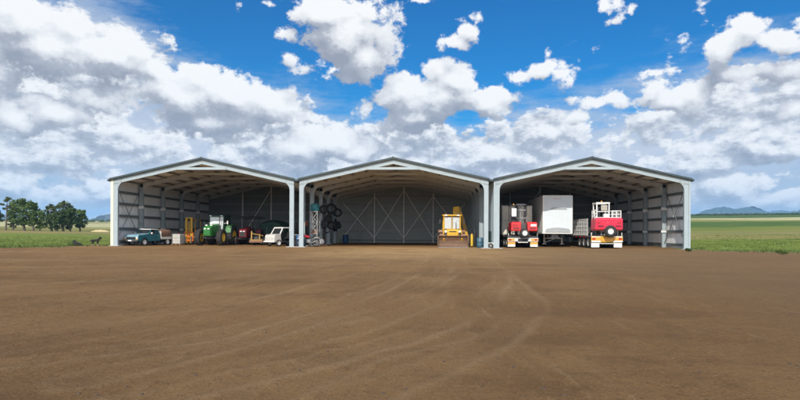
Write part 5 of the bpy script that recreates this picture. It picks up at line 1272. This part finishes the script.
def build_tree_line():
    rng = random.Random(12); cr = MB()
    for k in range(900):
        a = R_(rng.uniform(17, 42)); d = rng.uniform(640, 900); x, y = CX + math.sin(a)*d, CY + math.cos(a)*d; s = rng.uniform(.6, 1.7); z = ground_z(x, y)
        leaf_cloud(cr, Vector((x, y, z + s*.55)), (s*1.8, s*1.8, s*.8), 34, .6, rng)
    for k in range(160):
        a = R_(rng.uniform(-43, -26)); d = rng.uniform(650, 900); x, y = CX + math.sin(a)*d, CY + math.cos(a)*d; s = rng.uniform(1., 2.6); z = ground_z(x, y)
        leaf_cloud(cr, Vector((x, y, z + s*.5)), (s*1.3, s*1.3, s*.7), 40, .7, rng)
    me = bpy.data.meshes.new('tree_line'); me.from_pydata(cr.v, [], cr.f); me.update(); me.materials.append(LEAF[0]); o = bpy.data.objects.new('tree_line', me); COL.objects.link(o)
    tag(o, 'far dark belt of trees along the top of the fields', 'trees', kind='stuff')

def make_mound(loc, label):
    t = MB(); loops = []
    for k in range(13):
        x = -2.6 + k * .433; h = math.sin(math.pi * (k + .3) / 12.6) ** .7 * (.6 + .08 * math.sin(k * 2.3)); d = .3 + 1.1 * math.sin(math.pi * (k + .3) / 12.6)
        loops.append([(x, -d, -.1), (x, -d * .6, h * .7), (x, 0, h), (x, d * .6, h * .7), (x, d, -.1)])
    o = t.loft(loops, True).build('straw_mound', M['hay'], None, 0, loc); tag(o, label, 'straw')

def make_hung_sack(loc, h, r, seed, label):
    """a slack dark bag of gear, its neck tied to a hook on the post"""
    rng = random.Random(seed); t = empty('hanging_sack', loc, rng.uniform(-.5, .5), label, 'sack', 'dark sacks hung along the posts of the middle shed')
    loops = []
    for k, (z, q) in enumerate(((-h, .15), (-h*.97, .7), (-h*.75, 1.0), (-h*.5, .95), (-h*.25, .7), (-h*.1, .35), (0, .16), (.08, .22))):
        loops.append([(math.cos(a)*r*q*(1+.18*math.sin(a*3+k*.9+seed)), math.sin(a)*r*q*.8*(1+.15*math.cos(a*2+k)), z) for a in [2*math.pi*i/14 for i in range(14)]])
    MB().loft(loops, True).build('cloth', M['black'], t)
    MB().tube([(-.5,0,.03),(0,0,.03),(.05,0,.0)], .018, 6).build('hook', M['galv'], t)
def make_hose_coil(loc, R, label):
    t = empty('hose_coil', loc, 0, label, 'hose', 'hose coils hung along the posts of the middle shed'); m = MB()
    for k in range(4):
        rr = R * (1 - .05*k); m.tube([(math.cos(a)*rr*.8, -.06+.04*k, math.sin(a)*rr) for a in [2*math.pi*i/22 for i in range(23)]], .03, 6)
    m.build('hose', M['black'], t); MB().tube([(-.5,0,R*.9),(0,0,R*.9),(.03,0,R*.95)], .018, 6).build('hook', M['galv'], t)

def make_harrow(loc, rz):
    t = empty('disc_harrow', loc, rz, 'dark disc harrow standing behind the white farm truck', 'harrow')
    f = MB().beam((-1.0,0,.75),(1.0,0,.75),.12,.12).beam((-1.0,.9,.75),(1.0,.9,.75),.12,.12)
    for x in (-.8,0,.8): f.beam((x,-.05,.75),(x,.95,.75),.1,.1)
    f.beam((-.4,0,.8),(0,-.1,1.45),.07,.07).beam((.4,0,.8),(0,-.1,1.45),.07,.07).beam((0,-.1,1.45),(0,.9,.8),.06,.06); f.build('frame', M['black'], t)
    for y in (.05,.85):
        a = MB().tube([(-.98,y,.32),(.98,y,.32)], .03, 8)
        for x in (-.8,.8): a.beam((x,y,.32),(x,y,.75),.06,.05)
        a.build('axle', M['darkgrey'], t)
        for k in range(9): x = -.92+k*.23; MB().lathe([(.03,x),(.18,x+.02),(.32,x+.07),(.32,x+.08),(.18,x+.03),(.03,x+.012)], (0,y,.32), 'x', 18).build('disc', M['rust'], t)
# ---------------------------------------------------------------- the place
HAZE = 1.5e-4
RIDGE_R = [(20.65, 1.21), (23.04, 1.48), (24.37, 1.75), (25.27, 1.97), (26.23, 2.36), (26.94, 2.58), (27.4, 2.61), (28.02, 2.42), (28.63, 2.32), (29.15, 2.49), (29.67, 2.61), (30.26, 2.38), (30.99, 1.89), (31.56, 1.58), (31.98, 1.57), (32.4, 1.82), (32.88, 2.11), (33.49, 2.47), (34.55, 2.69), (36.03, 2.32), (37.57, 1.73), (39.33, 1.08)]
RIDGE_F = [(17.06, 1.22), (24.86, 1.65), (26.07, 2.0), (28.02, 2.15), (29.9, 2.25), (30.98, 2.1), (32.05, 2.13), (33.08, 1.98), (36.96, 1.74), (39.33, 1.08)]
RIDGE_L = [(-42.72, 0.73), (-40.84, 1.09), (-39.19, 1.21), (-38.44, 1.1), (-37.46, 0.82), (-36.03, 0.67), (-33.79, 0.7), (-32.7, 0.89), (-32.07, 1.26), (-31.44, 1.5), (-30.47, 1.75), (-28.98, 1.78), (-27.28, 1.44), (-23.73, 0.82)]
def build_things():
    make_ute((1.67, 2.83, 0), R_(-15)) 
    make_ibc((3.48, 4.45, 0), R_(-8))
    make_drum('plastic_drum', (3.16, 5.75, 0), M['tealplastic'], 'teal plastic drum between the caged container and forklift', .95, .26)
    make_forklift((3.75, 6.6, 0), R_(0))
    make_tractor((6.6, 5.2, 0), R_(-3), True)
    make_tractor((8.75, 7.4, 0), R_(0), False)
    make_implement((10.05, 5.6, 0), R_(5))
    make_harrow((10.75, 8.3, 0), R_(6))
    make_covered_trailer((9.55, 13.5, 0), R_(4))
    make_white_buggy((12.95, 3.4, 0), R_(-34))
    make_drum('plastic_drum', (14.45, 3.4, 0), M['blue'], 'dark blue drum in the gap between left and middle sheds', .95, .28)
    make_drum('plastic_drum', (14.95, 2.6, 0), M['bluegrey'], 'grey blue drum in front of the dark blue drum', .60, .24)
    make_cabinet((14.35, 5.2, 0), 0)
    make_rack((15.95, 2.6, 0), 0)
    make_motorbike((15.75, .95, 0), R_(-58))
    make_engine((16.05, 4.9, 0), R_(20))
    for (x, y, z, R, w, lab) in TYRES: make_hung_tyre((x, y, z), R, w, 'x' if 'edge' in lab else 'y', lab)
    for (x, y, z, h, r, sd, lab) in SACKS: make_hung_sack((x, y, z), h, r, sd, lab)
    make_hose_coil((15.85, 3.75, 2.6), .38, 'black hose coil hung on the second post beside the scaffold')
    make_hose_coil((16.05, 7.55, 1.45), .34, 'black hose coil hung low on the third post')
    make_drum('plastic_drum', (16.35, 17.2, 0), M['blue'], 'blue drum in the back corner of the middle shed', .95, .32)
    make_backhoe((27.35, 1.25, 0), 0)
    make_trolley((29.25, 4.6, 0), R_(-8))
    make_drum('plastic_drum', (29.52, 1.3, 0), M['bluegrey'], 'grey blue drum against the right post of the middle shed', .82, .29)
    make_bin((30.22, 2.0, 0), 0); make_pump((30.25, .55, 0), 0)
    make_trailer_one((33.0, 1.9, 0), R_(1)); make_box_trailer((36.15, 3.6, 0), 0); make_trailer_two((39.45, 1.3, 0), R_(.5))
    make_dog((-1.05, -.35, 0), R_(8), 'black dog with tan legs standing at the yard edge', False)
    make_dog((-2.25, -.75, 0), R_(170), 'black dog lying in the grass at the yard edge', True)
    make_mound(far(-31.4, 172), 'pale curved straw mound right of the tree clumps')
    for tr in TREES: make_tree(*tr)
    for s in SHRUBS: make_shrub(*s)
TYRES = [(15.72,7.7,3.3,.42,.22,'dark tyre hung high on the third post'),(15.72,11.6,3.55,.55,.25,'biggest dark tyre hung high on the fourth post'),
 (15.72,15.5,3.3,.48,.22,'dark tyre hung high on the rearmost post'),(15.72,11.6,1.9,.40,.2,'small dark tyre hung low on the fourth post')]
SACKS = [(15.72,7.7,2.5,1.0,.24,1,'long black sack hung on the third post'),(15.85,9.6,3.0,.9,.30,2,'fat black sack hung between the third and fourth posts'),(15.85,13.4,2.6,1.3,.30,3,'longest black sack hung between the fourth and rear posts'),
 (15.85,15.5,2.4,.8,.26,4,'short black sack hung on the rearmost post')]
def far(bearing, d):
    x, y = CX + math.sin(R_(bearing)) * d, CY + math.cos(R_(bearing)) * d
    return (x, y, ground_z(x, y))
TREES = []
SHRUBS = []
def build_light():
    l = bpy.data.lights.new('sun', 'SUN'); l.energy = SUN_E; l.angle = R_(.5); l.color = (1, .95, .87)
    o = bpy.data.objects.new('sun', l); COL.objects.link(o)
    d = Vector((math.sin(SUN_DIR_AZ) * math.cos(SUN_EL), math.cos(SUN_DIR_AZ) * math.cos(SUN_EL), math.sin(SUN_EL)))
    o.rotation_euler = d.to_track_quat('Z', 'Y').to_euler(); o.location = d * 60
def fill_lists():
    A = 'gum tree'
    T = [(-38.45, 200, 10.6, 1.7, 'tall slim gum tree at the far left with a bare trunk', 1, LEAF[2], .55, True, 1500),
     (-37.95, 205, 8.0, 1.9, 'dark narrow tree between the slim gum and the broad crown', 3, LEAF[0], .12, False, 2600),
     (-37.15, 188, 9.4, 3.0, 'broad tree with the highest rounded crown of the left clump', 5, LEAF[1], .14, False, 5600),
     (-36.5, 199, 8.8, 1.9, 'tree with a thin ragged top behind the broad left crown', 7, LEAF[2], .45, False, 1700),
     (-36.05, 186, 5.6, 2.5, 'low spreading tree at the right end of the left clump', 9, LEAF[1], .14, False, 3200),
     (-35.15, 190, 8.3, 1.7, 'leftmost upright tree of the right hand clump', 11, LEAF[2], .4, False, 1700),
     (-34.85, 178, 5.0, 2.4, 'low dense tree at the foot of the right hand clump', 13, LEAF[0], .10, False, 3600),
     (-34.3, 190, 9.4, 2.1, 'tallest tree in the middle of the right hand clump', 15, LEAF[2], .4, False, 2200),
     (-33.75, 180, 6.8, 2.7, 'wide dark tree in the right half of the right hand clump', 17, LEAF[0], .12, False, 4400),
     (-33.0, 186, 6.6, 2.2, 'rounded tree at the right end of the right hand clump', 19, LEAF[1], .16, False, 3000),
     (-39.2, 206, 6.4, 1.9, 'dark tree at the left edge of the picture', 21, LEAF[0], .2, False, 2200)]
    for b, d, *r in T: TREES.append((far(b, d), *r))
    for b, d, r, h, lab, s in ((31.9, 39.2, .32, .26, 'leafy weed clump at the dirt edge on the far right', 1), (24.75, 41.6, .22, .22, 'small dark weed at the foot of the right shed corner', 7), (-33.5, 51, .5, .30, 'low weed between the dogs and the dirt', 8)):
        SHRUBS.append((far(b, d), r, h, lab, s, LEAF[0] if s not in (1, 2, 8) else LEAF[1]))
def main():
    sc = bpy.context.scene
    sc.view_settings.view_transform = 'Standard'; sc.view_settings.look = 'None'; sc.view_settings.exposure = EXPOSURE; sc.view_settings.gamma = 1; sc.view_settings.use_curve_mapping = False
    sc.render.engine = 'CYCLES'
    cy = sc.cycles; cy.max_bounces = 8; cy.diffuse_bounces = 5; cy.glossy_bounces = 3; cy.transmission_bounces = 2; cy.volume_bounces = 1; cy.use_adaptive_sampling = True; cy.adaptive_threshold = .015; cy.use_denoising = True
    cy.sample_clamp_indirect = 6
    build_world(SUN_EL, SUN_DIR_AZ); build_camera(); build_light(); fill_lists()
    build_ground(); build_hills(); build_grass(); build_stones(); build_sheds(); build_things(); build_tree_line()
    if HAZE: build_haze()
EXPOSURE = 0.; SUN_E = 4.2
main()
